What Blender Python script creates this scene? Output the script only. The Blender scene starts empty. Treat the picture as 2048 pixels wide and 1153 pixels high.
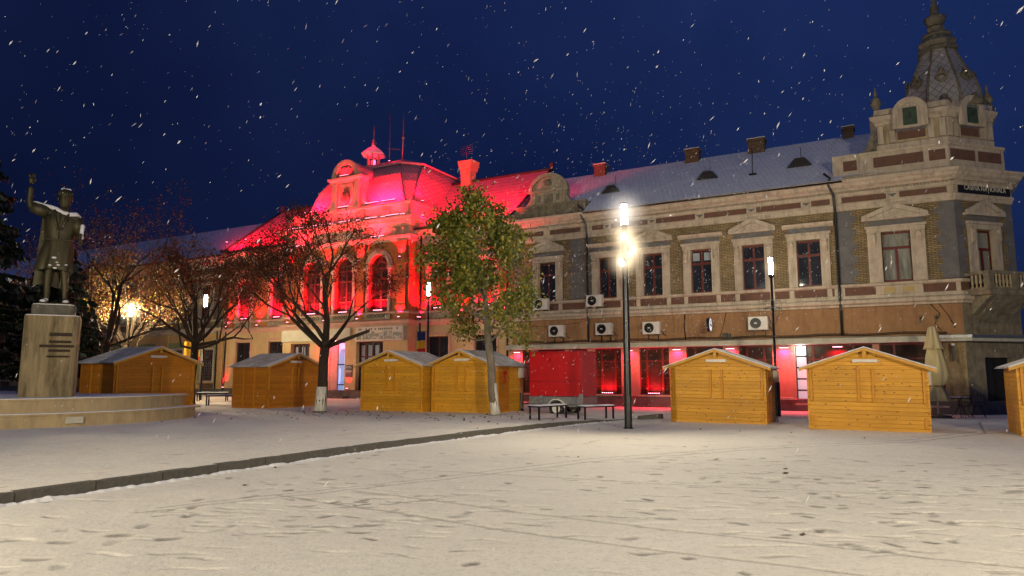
import bpy, bmesh, math, random
import numpy as np
from mathutils import Vector, Matrix, noise
random.seed(7); np.random.seed(7)
S = bpy.context.scene
COL = S.collection
R = math.radians
PI = math.pi

# ------------------------------------------------------------------ helpers
def link(o, parent=None):
    COL.objects.link(o)
    if parent is not None: o.parent = parent
    return o
def tag(o, label=None, cat=None, group=None, kind=None):
    if label: o['label'] = label
    if cat: o['category'] = cat
    if group: o['group'] = group
    if kind: o['kind'] = kind
    return o
def thing(name, label, cat, loc=(0,0,0), rz=0, group=None):
    o = bpy.data.objects.new(name, None)
    o.empty_display_size = .3
    link(o); o.location = loc; o.rotation_euler = (0,0,rz)
    return tag(o, label, cat, group)

class MB:
    def __init__(s): s.v=[]; s.f=[]; s.m=[]; s.sm=[]
    def add(s, vs, fs, m=0, smooth=False):
        b=len(s.v); s.v+= [tuple(p) for p in vs]
        for f in fs: s.f.append(tuple(b+i for i in f)); s.m.append(m); s.sm.append(smooth)
    def poly(s, pts, m=0): s.add(pts,[tuple(range(len(pts)))],m)
    def box(s,x0,x1,y0,y1,z0,z1,m=0):
        x0,x1=min(x0,x1),max(x0,x1); y0,y1=min(y0,y1),max(y0,y1); z0,z1=min(z0,z1),max(z0,z1)
        s.add([(x0,y0,z0),(x1,y0,z0),(x1,y1,z0),(x0,y1,z0),(x0,y0,z1),(x1,y0,z1),(x1,y1,z1),(x0,y1,z1)],
          [(0,3,2,1),(4,5,6,7),(0,1,5,4),(1,2,6,5),(2,3,7,6),(3,0,4,7)],m)
    def cbox(s,c,d,m=0,M=None):
        """box centre c, size d, optional rotation matrix"""
        x,y,z=d[0]/2,d[1]/2,d[2]/2
        vs=[Vector(p) for p in [(-x,-y,-z),(x,-y,-z),(x,y,-z),(-x,y,-z),(-x,-y,z),(x,-y,z),(x,y,z),(-x,y,z)]]
        if M is not None: vs=[M@p for p in vs]
        s.add([p+Vector(c) for p in vs],[(0,3,2,1),(4,5,6,7),(0,1,5,4),(1,2,6,5),(2,3,7,6),(3,0,4,7)],m)
    def prism(s,poly,axis,a,b,m=0):
        """poly: 2-D points; extruded along axis from a to b. x:(y,z) y:(x,z) z:(x,y)"""
        f={'x':lambda p,t:(t,p[0],p[1]),'y':lambda p,t:(p[0],t,p[1]),'z':lambda p,t:(p[0],p[1],t)}[axis]
        n=len(poly); vs=[f(p,a) for p in poly]+[f(p,b) for p in poly]
        fs=[tuple(range(n)),tuple(range(2*n-1,n-1,-1))]+[(i,i+n,(i+1)%n+n,(i+1)%n) for i in range(n)]
        s.add(vs,fs,m)
    def lathe(s,cx,cy,prof,seg=16,m=0,smooth=True,rot=0,sx=1,sy=1,fn=None):
        vs=[];fs=[]
        for r,z in prof:
            for k in range(seg):
                a=rot+2*PI*k/seg
                rr=r*(fn(a,z) if fn else 1)
                vs.append((cx+rr*math.cos(a)*sx,cy+rr*math.sin(a)*sy,z))
        for i in range(len(prof)-1):
            for k in range(seg):
                k2=(k+1)%seg
                fs.append((i*seg+k,i*seg+k2,(i+1)*seg+k2,(i+1)*seg+k))
        fs.append(tuple(range(seg-1,-1,-1))); fs.append(tuple((len(prof)-1)*seg+k for k in range(seg)))
        s.add(vs,fs,m,smooth)
    def tube(s,pts,rad,seg=8,m=0,smooth=True,cap=True):
        pts=[Vector(p) for p in pts]; n=len(pts)
        if not hasattr(rad,'__len__'): rad=[rad]*n
        vs=[];fs=[]; up=None
        for i,p in enumerate(pts):
            d=(pts[min(i+1,n-1)]-pts[max(i-1,0)])
            if d.length<1e-9: d=Vector((0,0,1))
            d.normalize()
            if up is None: up=Vector((0,0,1)) if abs(d.z)<.9 else Vector((1,0,0))
            a=d.cross(up); 
            if a.length<1e-5: a=d.orthogonal()
            a.normalize(); b=a.cross(d); up=b
            for k in range(seg):
                t=2*PI*k/seg; vs.append(p+(a*math.cos(t)+b*math.sin(t))*rad[i])
        for i in range(n-1):
            for k in range(seg):
                k2=(k+1)%seg; fs.append((i*seg+k,i*seg+k2,(i+1)*seg+k2,(i+1)*seg+k))
        if cap: fs.append(tuple(range(seg-1,-1,-1))); fs.append(tuple((n-1)*seg+k for k in range(seg)))
        s.add(vs,fs,m,smooth)
    def mold(s,path,prof,m=0,closed=False):
        """moulding: path of (x,y) walked left->right along the front; outward is to the right of travel. prof: (out,z) closed polygon"""
        n=len(path); P=[Vector((p[0],p[1])) for p in path]; offs=[]
        for i in range(n):
            ds=[]
            if i>0: ds.append((P[i]-P[i-1]).normalized())
            if i<n-1: ds.append((P[i+1]-P[i]).normalized())
            ns=[Vector((d.y,-d.x)) for d in ds]
            if len(ns)==2:
                b=(ns[0]+ns[1]); b.normalize(); offs.append(b/max(.3,b.dot(ns[0])))
            else: offs.append(ns[0])
        k=len(prof); vs=[];fs=[]
        for i in range(n):
            for o,z in prof: vs.append((P[i].x+offs[i].x*o,P[i].y+offs[i].y*o,z))
        for i in range(n-1):
            for j in range(k):
                j2=(j+1)%k; fs.append((i*k+j,(i+1)*k+j,(i+1)*k+j2,i*k+j2))
        fs.append(tuple(range(k))); fs.append(tuple((n-1)*k+j for j in range(k-1,-1,-1)))
        s.add(vs,fs,m)
    def clusters(s):
        n=len(s.v); par=list(range(n))
        def find(a):
            while par[a]!=a: par[a]=par[par[a]]; a=par[a]
            return a
        for f in s.f:
            r0=find(f[0])
            for i in f[1:]: par[find(i)]=r0
        roots={}; 
        for i in range(n): roots.setdefault(find(i),[]).append(i)
        isl=list(roots.values())
        if len(isl)<2 or len(isl)>700: return [list(range(n))] if len(isl)!=1 else isl
        A=np.array(s.v); lo=np.array([A[k].min(0) for k in isl]); hi=np.array([A[k].max(0) for k in isl]); size=(hi-lo).max(1)
        gap=np.maximum(0,np.maximum(lo[:,None]-hi[None],lo[None]-hi[:,None])); near=np.sqrt((gap**2).sum(2))<=np.maximum(.019,.48*np.maximum(size[:,None],size[None]))
        lab=list(range(len(isl)))
        def f2(a):
            while lab[a]!=a: lab[a]=lab[lab[a]]; a=lab[a]
            return a
        for a,b in zip(*np.nonzero(np.triu(near,1))): lab[f2(int(a))]=f2(int(b))
        g={}
        for i in range(len(isl)): g.setdefault(f2(i),[]).extend(isl[i])
        return list(g.values())
    def build(s,name,mats,parent=None,shift=(0,0,0),xf=None,split=True):
        if split and name not in ('foliage','branches'):
            cl=s.clusters()
            if len(cl)>1:
                out=None
                for c in cl:
                    ix={v:i for i,v in enumerate(sorted(c))}; t=MB(); t.v=[s.v[i] for i in sorted(c)]
                    for f,m,sm in zip(s.f,s.m,s.sm):
                        if f[0] in ix: t.f.append(tuple(ix[i] for i in f)); t.m.append(m); t.sm.append(sm)
                    o=t.build(name,mats,parent,shift,xf,False); out=out or o
                return out
        me=bpy.data.meshes.new(name)
        sh=Vector(shift)
        vs=[Vector(p) for p in s.v]
        if xf is not None: vs=[xf@p for p in vs]
        me.from_pydata([tuple(p-sh) for p in vs],[],s.f)
        if not isinstance(mats,(list,tuple)): mats=[mats]
        for mt in mats: me.materials.append(mt)
        me.polygons.foreach_set('material_index',s.m)
        me.polygons.foreach_set('use_smooth',s.sm)
        bm=bmesh.new(); bm.from_mesh(me); bmesh.ops.recalc_face_normals(bm,faces=bm.faces); bm.to_mesh(me); bm.free()
        me.update()
        return link(bpy.data.objects.new(name,me),parent)

def light(parent,kind,loc,power,color,rot=(0,0,0),size=.1,size_y=None,spot=None,blend=.5,spread=None,name='light'):
    l=bpy.data.lights.new(name,kind); l.energy=power; l.color=color
    if kind=='AREA':
        l.size=size
        if size_y: l.shape='RECTANGLE'; l.size_y=size_y
        if spread: l.spread=spread
    else:
        l.shadow_soft_size=size
        if kind=='SPOT': l.spot_size=spot or R(90); l.spot_blend=blend
    o=bpy.data.objects.new(name,l); o.location=loc; o.rotation_euler=rot
    return link(o,parent)

# ------------------------------------------------------------------ materials
MATS={}
def nodes(name):
    m=bpy.data.materials.new(name); m.use_nodes=True
    nt=m.node_tree; b=nt.nodes['Principled BSDF']; return m,nt,b
def N(nt,t,**k):
    n=nt.nodes.new(t)
    for a,v in k.items():
        if a.startswith('_'): setattr(n,a[1:],v)
        else: n.inputs[a.replace('__',' ')].default_value=v
    return n
def c4(c): return (c[0],c[1],c[2],1)
def ramp(nt,fac,stops):
    r=nt.nodes.new('ShaderNodeValToRGB'); e=r.color_ramp.elements
    while len(e)<len(stops): e.new(.5)
    for i,(p,c) in enumerate(stops): e[i].position=p; e[i].color=c4(c) if hasattr(c,'__len__') else (c,c,c,1)
    nt.links.new(fac,r.inputs[0]); return r
def mixc(nt,fac,a,b,mode='MIX'):
    n=nt.nodes.new('ShaderNodeMix'); n.data_type='RGBA'; n.blend_type=mode
    for sock,v in ((n.inputs[0],fac),(n.inputs[6],a),(n.inputs[7],b)):
        if hasattr(v,'node'): nt.links.new(v,sock)
        elif hasattr(v,'__len__'): sock.default_value=c4(v)
        else: sock.default_value=v
    return n.outputs[2]
def coords(nt,scale=(1,1,1)):
    t=nt.nodes.new('ShaderNodeTexCoord'); mp=nt.nodes.new('ShaderNodeMapping'); mp.inputs['Scale'].default_value=scale
    nt.links.new(t.outputs['Object'],mp.inputs['Vector']); return mp.outputs['Vector']
def noise_tex(nt,vec,scale,detail=5,rough=.6):
    n=N(nt,'ShaderNodeTexNoise',Scale=scale,Detail=detail,Roughness=rough); nt.links.new(vec,n.inputs['Vector']); return n.outputs['Fac']
def bump(nt,b,h,strength=.3,dist=.02):
    n=N(nt,'ShaderNodeBump',Strength=strength,Distance=dist); nt.links.new(h,n.inputs['Height']); nt.links.new(n.outputs[0],b.inputs['Normal']); return n
def mth(nt,op,a,b=None):
    n=nt.nodes.new('ShaderNodeMath'); n.operation=op
    for i,v in enumerate((a,b)):
        if v is None: continue
        if hasattr(v,'node'): nt.links.new(v,n.inputs[i])
        else: n.inputs[i].default_value=v
    return n.outputs[0]

def mat(name,c1,c2=None,scale=3,rough=.8,bmp=.25,bscale=40,metal=0,stretch=(1,1,1),grime=0,spec=.3,emit=None,estr=0):
    m,nt,b=nodes(name); vec=coords(nt,stretch)
    c2=c2 or tuple(x*.75 for x in c1)
    f=noise_tex(nt,vec,scale,6,.65)
    col=ramp(nt,f,[(.3,c1),(.7,c2)]).outputs[0]
    if grime:
        v2=coords(nt,(3,3,.5)); g=noise_tex(nt,v2,1.7,7,.7)
        col=mixc(nt,ramp(nt,g,[(.48,0.),(.72,grime)]).outputs[0],col,tuple(x*.35 for x in c2))
    nt.links.new(col,b.inputs['Base Color'])
    b.inputs['Roughness'].default_value=rough; b.inputs['Metallic'].default_value=metal
    b.inputs['Specular IOR Level'].default_value=spec
    if bmp: bump(nt,b,noise_tex(nt,vec,bscale,4,.6),bmp,.01)
    if emit: b.inputs['Emission Color'].default_value=c4(emit); b.inputs['Emission Strength'].default_value=estr
    MATS[name]=m; return m

def brick_mat(name,c1,c2,mortar,bw=.26,bh=.075,ms=.012):
    m,nt,b=nodes(name)
    t=nt.nodes.new('ShaderNodeTexCoord'); sx=nt.nodes.new('ShaderNodeSeparateXYZ'); nt.links.new(t.outputs['Object'],sx.inputs[0])
    u=mth(nt,'ADD',sx.outputs[0],mth(nt,'MULTIPLY',sx.outputs[1],.414))
    cx=nt.nodes.new('ShaderNodeCombineXYZ'); nt.links.new(u,cx.inputs[0]); nt.links.new(sx.outputs[2],cx.inputs[1])
    br=N(nt,'ShaderNodeTexBrick',Color1=c4(c1),Color2=c4(c2),Mortar=c4(mortar),Scale=1.,Mortar__Size=ms,Bias=0.,Brick__Width=bw,Row__Height=bh)
    nt.links.new(cx.outputs[0],br.inputs['Vector'])
    g=noise_tex(nt,t.outputs['Object'],.9,6,.7)
    col=mixc(nt,1.,br.outputs['Color'],ramp(nt,g,[(.3,(1.1,1.08,1.05)),(.7,(.6,.58,.55))]).outputs[0],'MULTIPLY')
    nt.links.new(col,b.inputs['Base Color']); b.inputs['Roughness'].default_value=.85
    bump(nt,b,mth(nt,'SUBTRACT',1.,br.outputs['Fac']),.6,.01)
    MATS[name]=m; return m

def roof_mat(name,snow,dark,row=.22,width=.25,amount=.6,diag=False,k=1.,bmpd=.03):
    """snow lying on tiles; dark broken lines for tile edges, with shingle shadow painted in"""
    m,nt,b=nodes(name)
    t=nt.nodes.new('ShaderNodeTexCoord'); sx=nt.nodes.new('ShaderNodeSeparateXYZ'); nt.links.new(t.outputs['Object'],sx.inputs[0])
    cx=nt.nodes.new('ShaderNodeCombineXYZ')
    xx=mth(nt,'ADD',sx.outputs[0],mth(nt,'MULTIPLY',sx.outputs[1],.45 if diag else .0)); zz=mth(nt,'MULTIPLY',sx.outputs[2],k)
    if diag:
        nt.links.new(mth(nt,'ADD',xx,zz),cx.inputs[0]); nt.links.new(mth(nt,'SUBTRACT',xx,zz),cx.inputs[1])
    else: nt.links.new(xx,cx.inputs[0]); nt.links.new(zz,cx.inputs[1])
    br=N(nt,'ShaderNodeTexBrick',Scale=1.,Mortar__Size=.022,Mortar__Smooth=.4,Brick__Width=width,Row__Height=row)
    if diag: br.offset=0
    nt.links.new(cx.outputs[0],br.inputs['Vector'])
    g=noise_tex(nt,t.outputs['Object'],2.2,8,.75)
    g2=noise_tex(nt,t.outputs['Object'],14,4,.7)
    mk=mth(nt,'MULTIPLY',br.outputs['Fac'],ramp(nt,g2,[(.35,.1),(.6,1.)]).outputs[0])
    mk=mth(nt,'MULTIPLY',mk,ramp(nt,g,[(.3,amount*.5),(.65,amount)]).outputs[0])
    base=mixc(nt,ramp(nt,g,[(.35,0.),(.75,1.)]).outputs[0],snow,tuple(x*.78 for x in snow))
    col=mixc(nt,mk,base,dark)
    nt.links.new(col,b.inputs['Base Color']); b.inputs['Roughness'].default_value=.85
    bump(nt,b,mth(nt,'ADD',mth(nt,'SUBTRACT',1.,br.outputs['Fac']),mth(nt,'MULTIPLY',g2,.7)),.8,bmpd)
    MATS[name]=m; return m

def wood_mat(name,c1,c2,plank=.118,dark=.35):
    m,nt,b=nodes(name)
    t=nt.nodes.new('ShaderNodeTexCoord'); sx=nt.nodes.new('ShaderNodeSeparateXYZ'); nt.links.new(t.outputs['Object'],sx.inputs[0])
    oi=nt.nodes.new('ShaderNodeObjectInfo')
    row=mth(nt,'FLOOR',mth(nt,'DIVIDE',sx.outputs[2],plank)); fr=mth(nt,'FRACT',mth(nt,'DIVIDE',sx.outputs[2],plank))
    groove=ramp(nt,fr,[(0.,0.),(.05,1.),(.95,1.),(1.,.0)]).outputs[0]
    groove=mth(nt,'MAXIMUM',groove,ramp(nt,noise_tex(nt,t.outputs['Object'],1.7,3,.5),[(.35,0.),(.65,.75)]).outputs[0])
    cx=nt.nodes.new('ShaderNodeCombineXYZ')
    u=mth(nt,'ADD',sx.outputs[0],sx.outputs[1])
    nt.links.new(mth(nt,'ADD',mth(nt,'MULTIPLY',u,1.2),mth(nt,'MULTIPLY',row,3.7)),cx.inputs[0])
    nt.links.new(mth(nt,'MULTIPLY',sx.outputs[2],14.),cx.inputs[1]); nt.links.new(mth(nt,'MULTIPLY',oi.outputs['Random'],30.),cx.inputs[2])
    g=noise_tex(nt,cx.outputs[0],1.6,7,.65)
    wn=nt.nodes.new('ShaderNodeTexWhiteNoise'); wn.noise_dimensions='2D'
    cw=nt.nodes.new('ShaderNodeCombineXYZ'); nt.links.new(row,cw.inputs[0]); nt.links.new(oi.outputs['Random'],cw.inputs[1]); nt.links.new(cw.outputs[0],wn.inputs['Vector'])
    vo=N(nt,'ShaderNodeTexVoronoi',Scale=5.5,Randomness=1.)
    cv=nt.nodes.new('ShaderNodeCombineXYZ'); nt.links.new(u,cv.inputs[0]); nt.links.new(mth(nt,'MULTIPLY',sx.outputs[2],1.5),cv.inputs[1]); nt.links.new(oi.outputs['Random'],cv.inputs[2])
    nt.links.new(cv.outputs[0],vo.inputs['Vector'])
    knot=ramp(nt,vo.outputs['Distance'],[(.09,1.),(.19,0.)]).outputs[0]
    col=ramp(nt,g,[(.3,c1),(.72,c2)]).outputs[0]
    col=mixc(nt,mth(nt,'MULTIPLY',wn.outputs['Value'],.45),col,tuple(x*.62 for x in c2))
    big=noise_tex(nt,t.outputs['Object'],.8,4,.6)
    col=mixc(nt,ramp(nt,big,[(.4,0.),(.75,.45)]).outputs[0],col,tuple(x*.5 for x in c2))
    col=mixc(nt,mth(nt,'MULTIPLY',knot,.9),col,(.12,.045,.012))
    col=mixc(nt,groove,tuple(x*dark for x in c2),col)
    nt.links.new(col,b.inputs['Base Color']); b.inputs['Roughness'].default_value=.5; b.inputs['Specular IOR Level'].default_value=.35
    bump(nt,b,mth(nt,'ADD',mth(nt,'MULTIPLY',groove,1.),mth(nt,'MULTIPLY',g,.12)),.7,.012)
    MATS[name]=m; return m

def emis(name,c,s):
    m,nt,b=nodes(name); b.inputs['Base Color'].default_value=c4(c)
    b.inputs['Emission Color'].default_value=c4(c); b.inputs['Emission Strength'].default_value=s
    MATS[name]=m; return m
def glass(name,tint=(.02,.022,.03),rough=.08,var=None):
    m,nt,b=nodes(name)
    vec=coords(nt,(1,1,1)); f=noise_tex(nt,vec,1.3,3,.5)
    col=ramp(nt,f,[(.35,tint),(.7,var or tuple(x*1.8 for x in tint))]).outputs[0]
    nt.links.new(col,b.inputs['Base Color']); b.inputs['Roughness'].default_value=rough; b.inputs['Specular IOR Level'].default_value=.6
    bump(nt,b,noise_tex(nt,vec,1.1,2,.5),.12,.05)
    MATS[name]=m; return m

stucco=mat('ochre_stucco',(.38,.21,.10),(.27,.15,.075),1.2,.9,.35,30,grime=.45)
white_trim=mat('cream_trim',(.56,.47,.36),(.40,.335,.26),2.5,.85,.25,25,grime=.6)
brown_panel=mat('brown_panel',(.17,.085,.06),(.11,.06,.045),3,.85,.2,40)
grey_quoin=mat('grey_render',(.17,.165,.16),(.11,.105,.11),2,.9,.3,25)
brick=brick_mat('yellow_brick',(.36,.265,.13),(.24,.18,.09),(.09,.065,.04))
red_frame=mat('red_brown_frame',(.14,.02,.012),(.09,.014,.01),6,.45,.1,30)
dark_glass=glass('dark_window_glass')
pale_glass=glass('curtained_glass',(.16,.17,.15),.15,(.26,.26,.22))  # paler glass for the curtained windows
curtain=mat('lace_curtain',(.30,.30,.26),(.12,.12,.11),9,.8,.1,60,stretch=(1,1,.15))
snow_roof=roof_mat('snowy_tile_roof',(.80,.84,.95),(.14,.14,.18),.26,.24,.5,k=1.25)
snow_roof_redlit=roof_mat('snowy_red_lit_tiles',(.66,.27,.33),(.09,.03,.03),.33,6.,1.,k=1.)  # red tile through thin snow, reddened further to read as floodlit
snow_roof_diamond=roof_mat('snowy_diamond_slate',(.56,.25,.31),(.06,.03,.035),.30,.30,.95,diag=True,k=.9)  # snow tone carries the red floodlight in its colour
tower_slate=roof_mat('tower_slate',(.32,.31,.33),(.035,.03,.03),.34,.34,.95,diag=True,k=.9)
snow=mat('lying_snow',(.82,.82,.84),(.72,.72,.76),6,.7,.5,30)
dark_tile=mat('dark_tile',(.05,.045,.05),(.03,.03,.035),8,.7,.4,20)
stone_dark=mat('weathered_stone',(.30,.26,.18),(.13,.11,.08),3,.9,.5,18,grime=.6)
chim_brick=brick_mat('chimney_brick',(.22,.12,.06),(.15,.08,.045),(.08,.07,.06),.25,.09,.015)
metal_dark=mat('dark_metal',(.02,.02,.022),(.03,.03,.03),8,.35,.05,50,metal=.7,spec=.5)
pole_metal=mat('painted_pole',(.035,.038,.042),(.02,.022,.025),5,.3,.05,60,metal=.5,spec=.6)
metal_grey=mat('galvanised_metal',(.30,.31,.32),(.2,.2,.21),9,.4,.1,40,metal=.7)
white_plastic=mat('white_enamel',(.72,.72,.66),(.6,.6,.55),8,.45,.05,60)
canopy_mat=mat('canopy_sheet',(.55,.53,.42),(.42,.41,.33),3,.5,.1,20,grime=.35)
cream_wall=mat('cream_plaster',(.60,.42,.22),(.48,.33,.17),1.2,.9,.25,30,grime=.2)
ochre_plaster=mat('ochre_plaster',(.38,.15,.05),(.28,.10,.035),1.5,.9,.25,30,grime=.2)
redlit_trim=mat('red_tinted_trim',(.60,.35,.27),(.46,.27,.20),2.5,.85,.2,30,grime=.15)  # red floodlight tint mixed into the trim colour
yellow_wall=mat('yellow_plaster',(.62,.36,.04),(.5,.28,.03),1.5,.9,.25,30,grime=.2)
peach_wall=mat('peach_plaster',(.60,.38,.17),(.48,.30,.13),1.5,.9,.25,30,grime=.25)
green_trim=mat('sage_trim',(.26,.28,.14),(.2,.21,.11),3,.85,.2,30)
grey_wall=mat('grey_brown_plaster',(.20,.15,.10),(.12,.09,.065),2,.9,.3,25,grime=.4)
door_orange=mat('orange_door',(.42,.10,.02),(.28,.06,.015),5,.45,.1,30,stretch=(6,6,1))
socle=mat('stone_socle',(.16,.14,.13),(.09,.08,.075),3,.85,.4,20)
hut_wood=wood_mat('hut_planks',(.80,.41,.035),(.62,.29,.02))
hut_wood_dark=wood_mat('hut_planks_dark',(.64,.26,.02),(.48,.17,.012))
batten=mat('pale_batten',(.66,.30,.025),(.48,.20,.015),7,.5,.1,30,stretch=(6,6,1))
verge=mat('verge_board',(.66,.36,.07),(.5,.25,.04),7,.6,.1,30)
hut_roof_mat=mat('snow_dusted_sheet',(.62,.62,.60),(.30,.29,.28),2.2,.7,.4,14,stretch=(1,1,1))
pale_bark=mat('pale_bark',(.24,.20,.15),(.12,.10,.075),9,.9,1.,25,stretch=(1,1,.25))
bark=mat('tree_bark',(.055,.037,.027),(.022,.016,.012),9,.9,1.,25,stretch=(1,1,.25))
lime=mat('limewash',(.78,.76,.68),(.45,.42,.36),14,.9,.8,20,stretch=(1,1,.4))
bronze=mat('patinated_bronze',(.095,.080,.034),(.026,.025,.013),5,.5,.4,30,metal=.35,spec=.5,stretch=(1,1,.4))
ped_stone=mat('pedestal_travertine',(.38,.29,.16),(.15,.12,.06),2.2,.75,.3,20,stretch=(2.2,2.2,.3),grime=.85)
step_stone=mat('step_travertine',(.50,.38,.21),(.34,.26,.15),2,.75,.3,20,stretch=(1.2,1.2,.6),grime=.35)
letter_dark=mat('inscription_bronze',(.05,.03,.015),(.03,.02,.012),12,.6,.2,30)
tarp_red=mat('red_tarpaulin',(.50,.004,.008),(.38,.004,.008),1.5,.45,.25,3)
tarp_red2=mat('faded_red_tarpaulin',(.42,.03,.04),(.30,.02,.03),1.5,.5,.3,3)
rubber=mat('rubber',(.015,.015,.015),(.03,.03,.03),12,.8,.2,40)
canvas=mat('cream_canvas',(.60,.52,.30),(.46,.38,.2),3,.85,.3,16,stretch=(3,3,.6))
kerb_mat=mat('granite_kerb',(.13,.122,.10),(.08,.075,.065),14,.8,.4,60)
red_em=emis('red_led',(1.,.03,.08),14.)
pink_em=emis('pink_led',(1.,.25,.35),9.)
lamp_em=emis('lamp_glass_lit',(1.,.93,.80),30.)
lamp_em_cool=emis('cool_lamp_glass_lit',(.95,.97,1.),14.)
blue_em=emis('lit_blue_glass',(.30,.45,.85),.9)
white_em=emis('lit_interior',(.75,.85,1.),1.2)
tube_mat=mat('lamp_tube_cover',(.75,.72,.66),(.65,.62,.56),8,.4,.05,60)
RED=(1.,.003,.034)
WARM=(1.,.85,.60)
COOL=(1.,.95,.86)
# ------------------------------------------------------------------ camera, render, world
cam=bpy.data.cameras.new('camera'); cam.sensor_width=36; cam.lens=1380/2048*36; cam.clip_end=2000; cam.clip_start=.05
co=bpy.data.objects.new('camera',cam); COL.objects.link(co); co.location=(0,0,1.6)
co.rotation_euler=(R(90)+math.atan((750-576.5)/1380),0,0); S.camera=co
S.view_settings.view_transform='Standard'; S.view_settings.look='None'; S.view_settings.exposure=0
S.cycles.use_denoising=True
try: S.cycles.use_light_tree=True
except Exception: pass
S.cycles.max_bounces=5; S.cycles.diffuse_bounces=3; S.cycles.glossy_bounces=3; S.cycles.transparent_max_bounces=6
S.cycles.sample_clamp_indirect=6; S.cycles.sample_clamp_direct=0
S.cycles.caustics_reflective=False; S.cycles.caustics_refractive=False

w=bpy.data.worlds.new('World'); S.world=w; w.use_nodes=True; nt=w.node_tree
bg=nt.nodes['Background']
t=nt.nodes.new('ShaderNodeTexCoord'); sx=nt.nodes.new('ShaderNodeSeparateXYZ'); nt.links.new(t.outputs['Generated'],sx.inputs[0])
# deep blue night sky, a little brighter over the town to the right, low cloud glow overhead
g=ramp(nt,mth(nt,'ADD',mth(nt,'MULTIPLY',sx.outputs[0],.55),.5),[(.2,(.0050,.0098,.042)),(.48,(.0066,.0140,.062)),(.82,(.0110,.025,.100))]).outputs[0]
up=ramp(nt,sx.outputs[2],[(0.,(.55,.55,.6)),(.22,(.72,.75,.8)),(.5,(1.1,1.1,1.15)),(.75,(3.4,2.8,1.9)),(1.,(4.2,3.4,2.1))]).outputs[0]
n1=noise_tex(nt,t.outputs['Generated'],2.4,5,.55)
cl=ramp(nt,n1,[(.35,(.70,.74,.80)),(.7,(1.38,1.3,1.2))]).outputs[0]
c=mixc(nt,1.,mixc(nt,1.,g,up,'MULTIPLY'),cl,'MULTIPLY')
sky=nt.nodes.new('ShaderNodeTexSky'); sky.sky_type='NISHITA'; sky.sun_disc=False; sky.sun_elevation=R(-5); sky.sun_rotation=R(200)
c2=mixc(nt,1.,c,mixc(nt,1.,sky.outputs[0],(.02,.02,.03),'MULTIPLY'),'ADD')
nt.links.new(c2,bg.inputs['Color']); bg.inputs['Strength'].default_value=1.

# ------------------------------------------------------------------ ground: lower square, raised terrace, kerb
KERB=[(-13.5,-6.),(-9.6,1.6),(-7.9,5.2),(-6.28,8.73),(-5.81,9.55),(-5.26,10.58),(-4.59,11.94),(-3.66,13.60),(-2.60,15.50),(-1.60,17.15),(-.33,19.12),(1.16,21.30),(2.4,23.0),(3.79,24.7),(5.2,26.2)]
KX=[p[0] for p in KERB]; KY=[p[1] for p in KERB]
def kerb_x(y):
    return float(np.interp(y,KY,KX)) if y<26.2 else 5.2+(y-26.2)*.9
def terr_h(x,y):
    t=min(1.,max(0.,(x-.4)/4.6)); t=t*t*(3-2*t)
    return .14*(1-t)+.014
rs=np.random.RandomState(3)
def marks_near():
    """scuffs, prints and slides pressed into the snow: (x,y,len,width,angle,depth)"""
    L=[]
    for i in range(900):
        r=rs.rand()
        if r<.45: x,y=rs.normal(4.5,2.6),rs.normal(9.2,2.4)
        elif r<.6: x,y=rs.normal(-2.2,1.3),rs.normal(8.8,1.6)
        else: x,y=rs.uniform(-7,15),rs.uniform(4.3,20)
        if y<4 or abs(x)>y*.85+1: continue
        sl=rs.rand()<.72
        ang=rs.normal(-.10,.16) if sl else rs.uniform(-1.2,1.2)
        L.append((x,y,rs.uniform(.22,.58) if sl else rs.uniform(.12,.26),rs.uniform(.035,.085) if sl else rs.uniform(.07,.13),ang,rs.uniform(.016,.034)))
    # rows of shoe prints
    for (x,y,dx,dy,n) in [(-6,6.5,.42,.12,14),(6,5,.18,.55,16),(9,9,-.5,.25,14),(-4,7,.1,.6,14),(12,12,-.55,.1,18),(1,5.2,.5,.02,12),(-1.8,12,.35,.45,12)]:
        for k in range(n):
            px,py=x+dx*k,y+dy*k; a=math.atan2(dy,dx); s=.10 if k%2 else -.10
            L.append((px-s*math.sin(a)+rs.normal(0,.05),py+s*math.cos(a)+rs.normal(0,.05),(.30),.13,a+rs.normal(0,.15),rs.uniform(.016,.03)))
    return L
TRACKS=[([(-4.4,8.4),(-1.,11.0),(1.6,13.2),(5.5,15.4),(9.6,16.9),(13.,19.3),(16,24)],.035,.014),
        ([(-4.3,8.7),(-1.,11.3),(1.5,13.55),(5.4,15.8),(9.6,17.3),(13.2,20.)],.028,.012),
        ([(-3.2,9.6),(.3,7.2),(3.,5.7),(4.6,4.4)],.03,.014),([(-2.2,9.9),(1.5,7.5),(4.6,5.9),(6.2,4.9)],.028,.012),
        ([(-2,12.2),(3.,10.2),(8,8.9)],.026,.010)]
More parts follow.
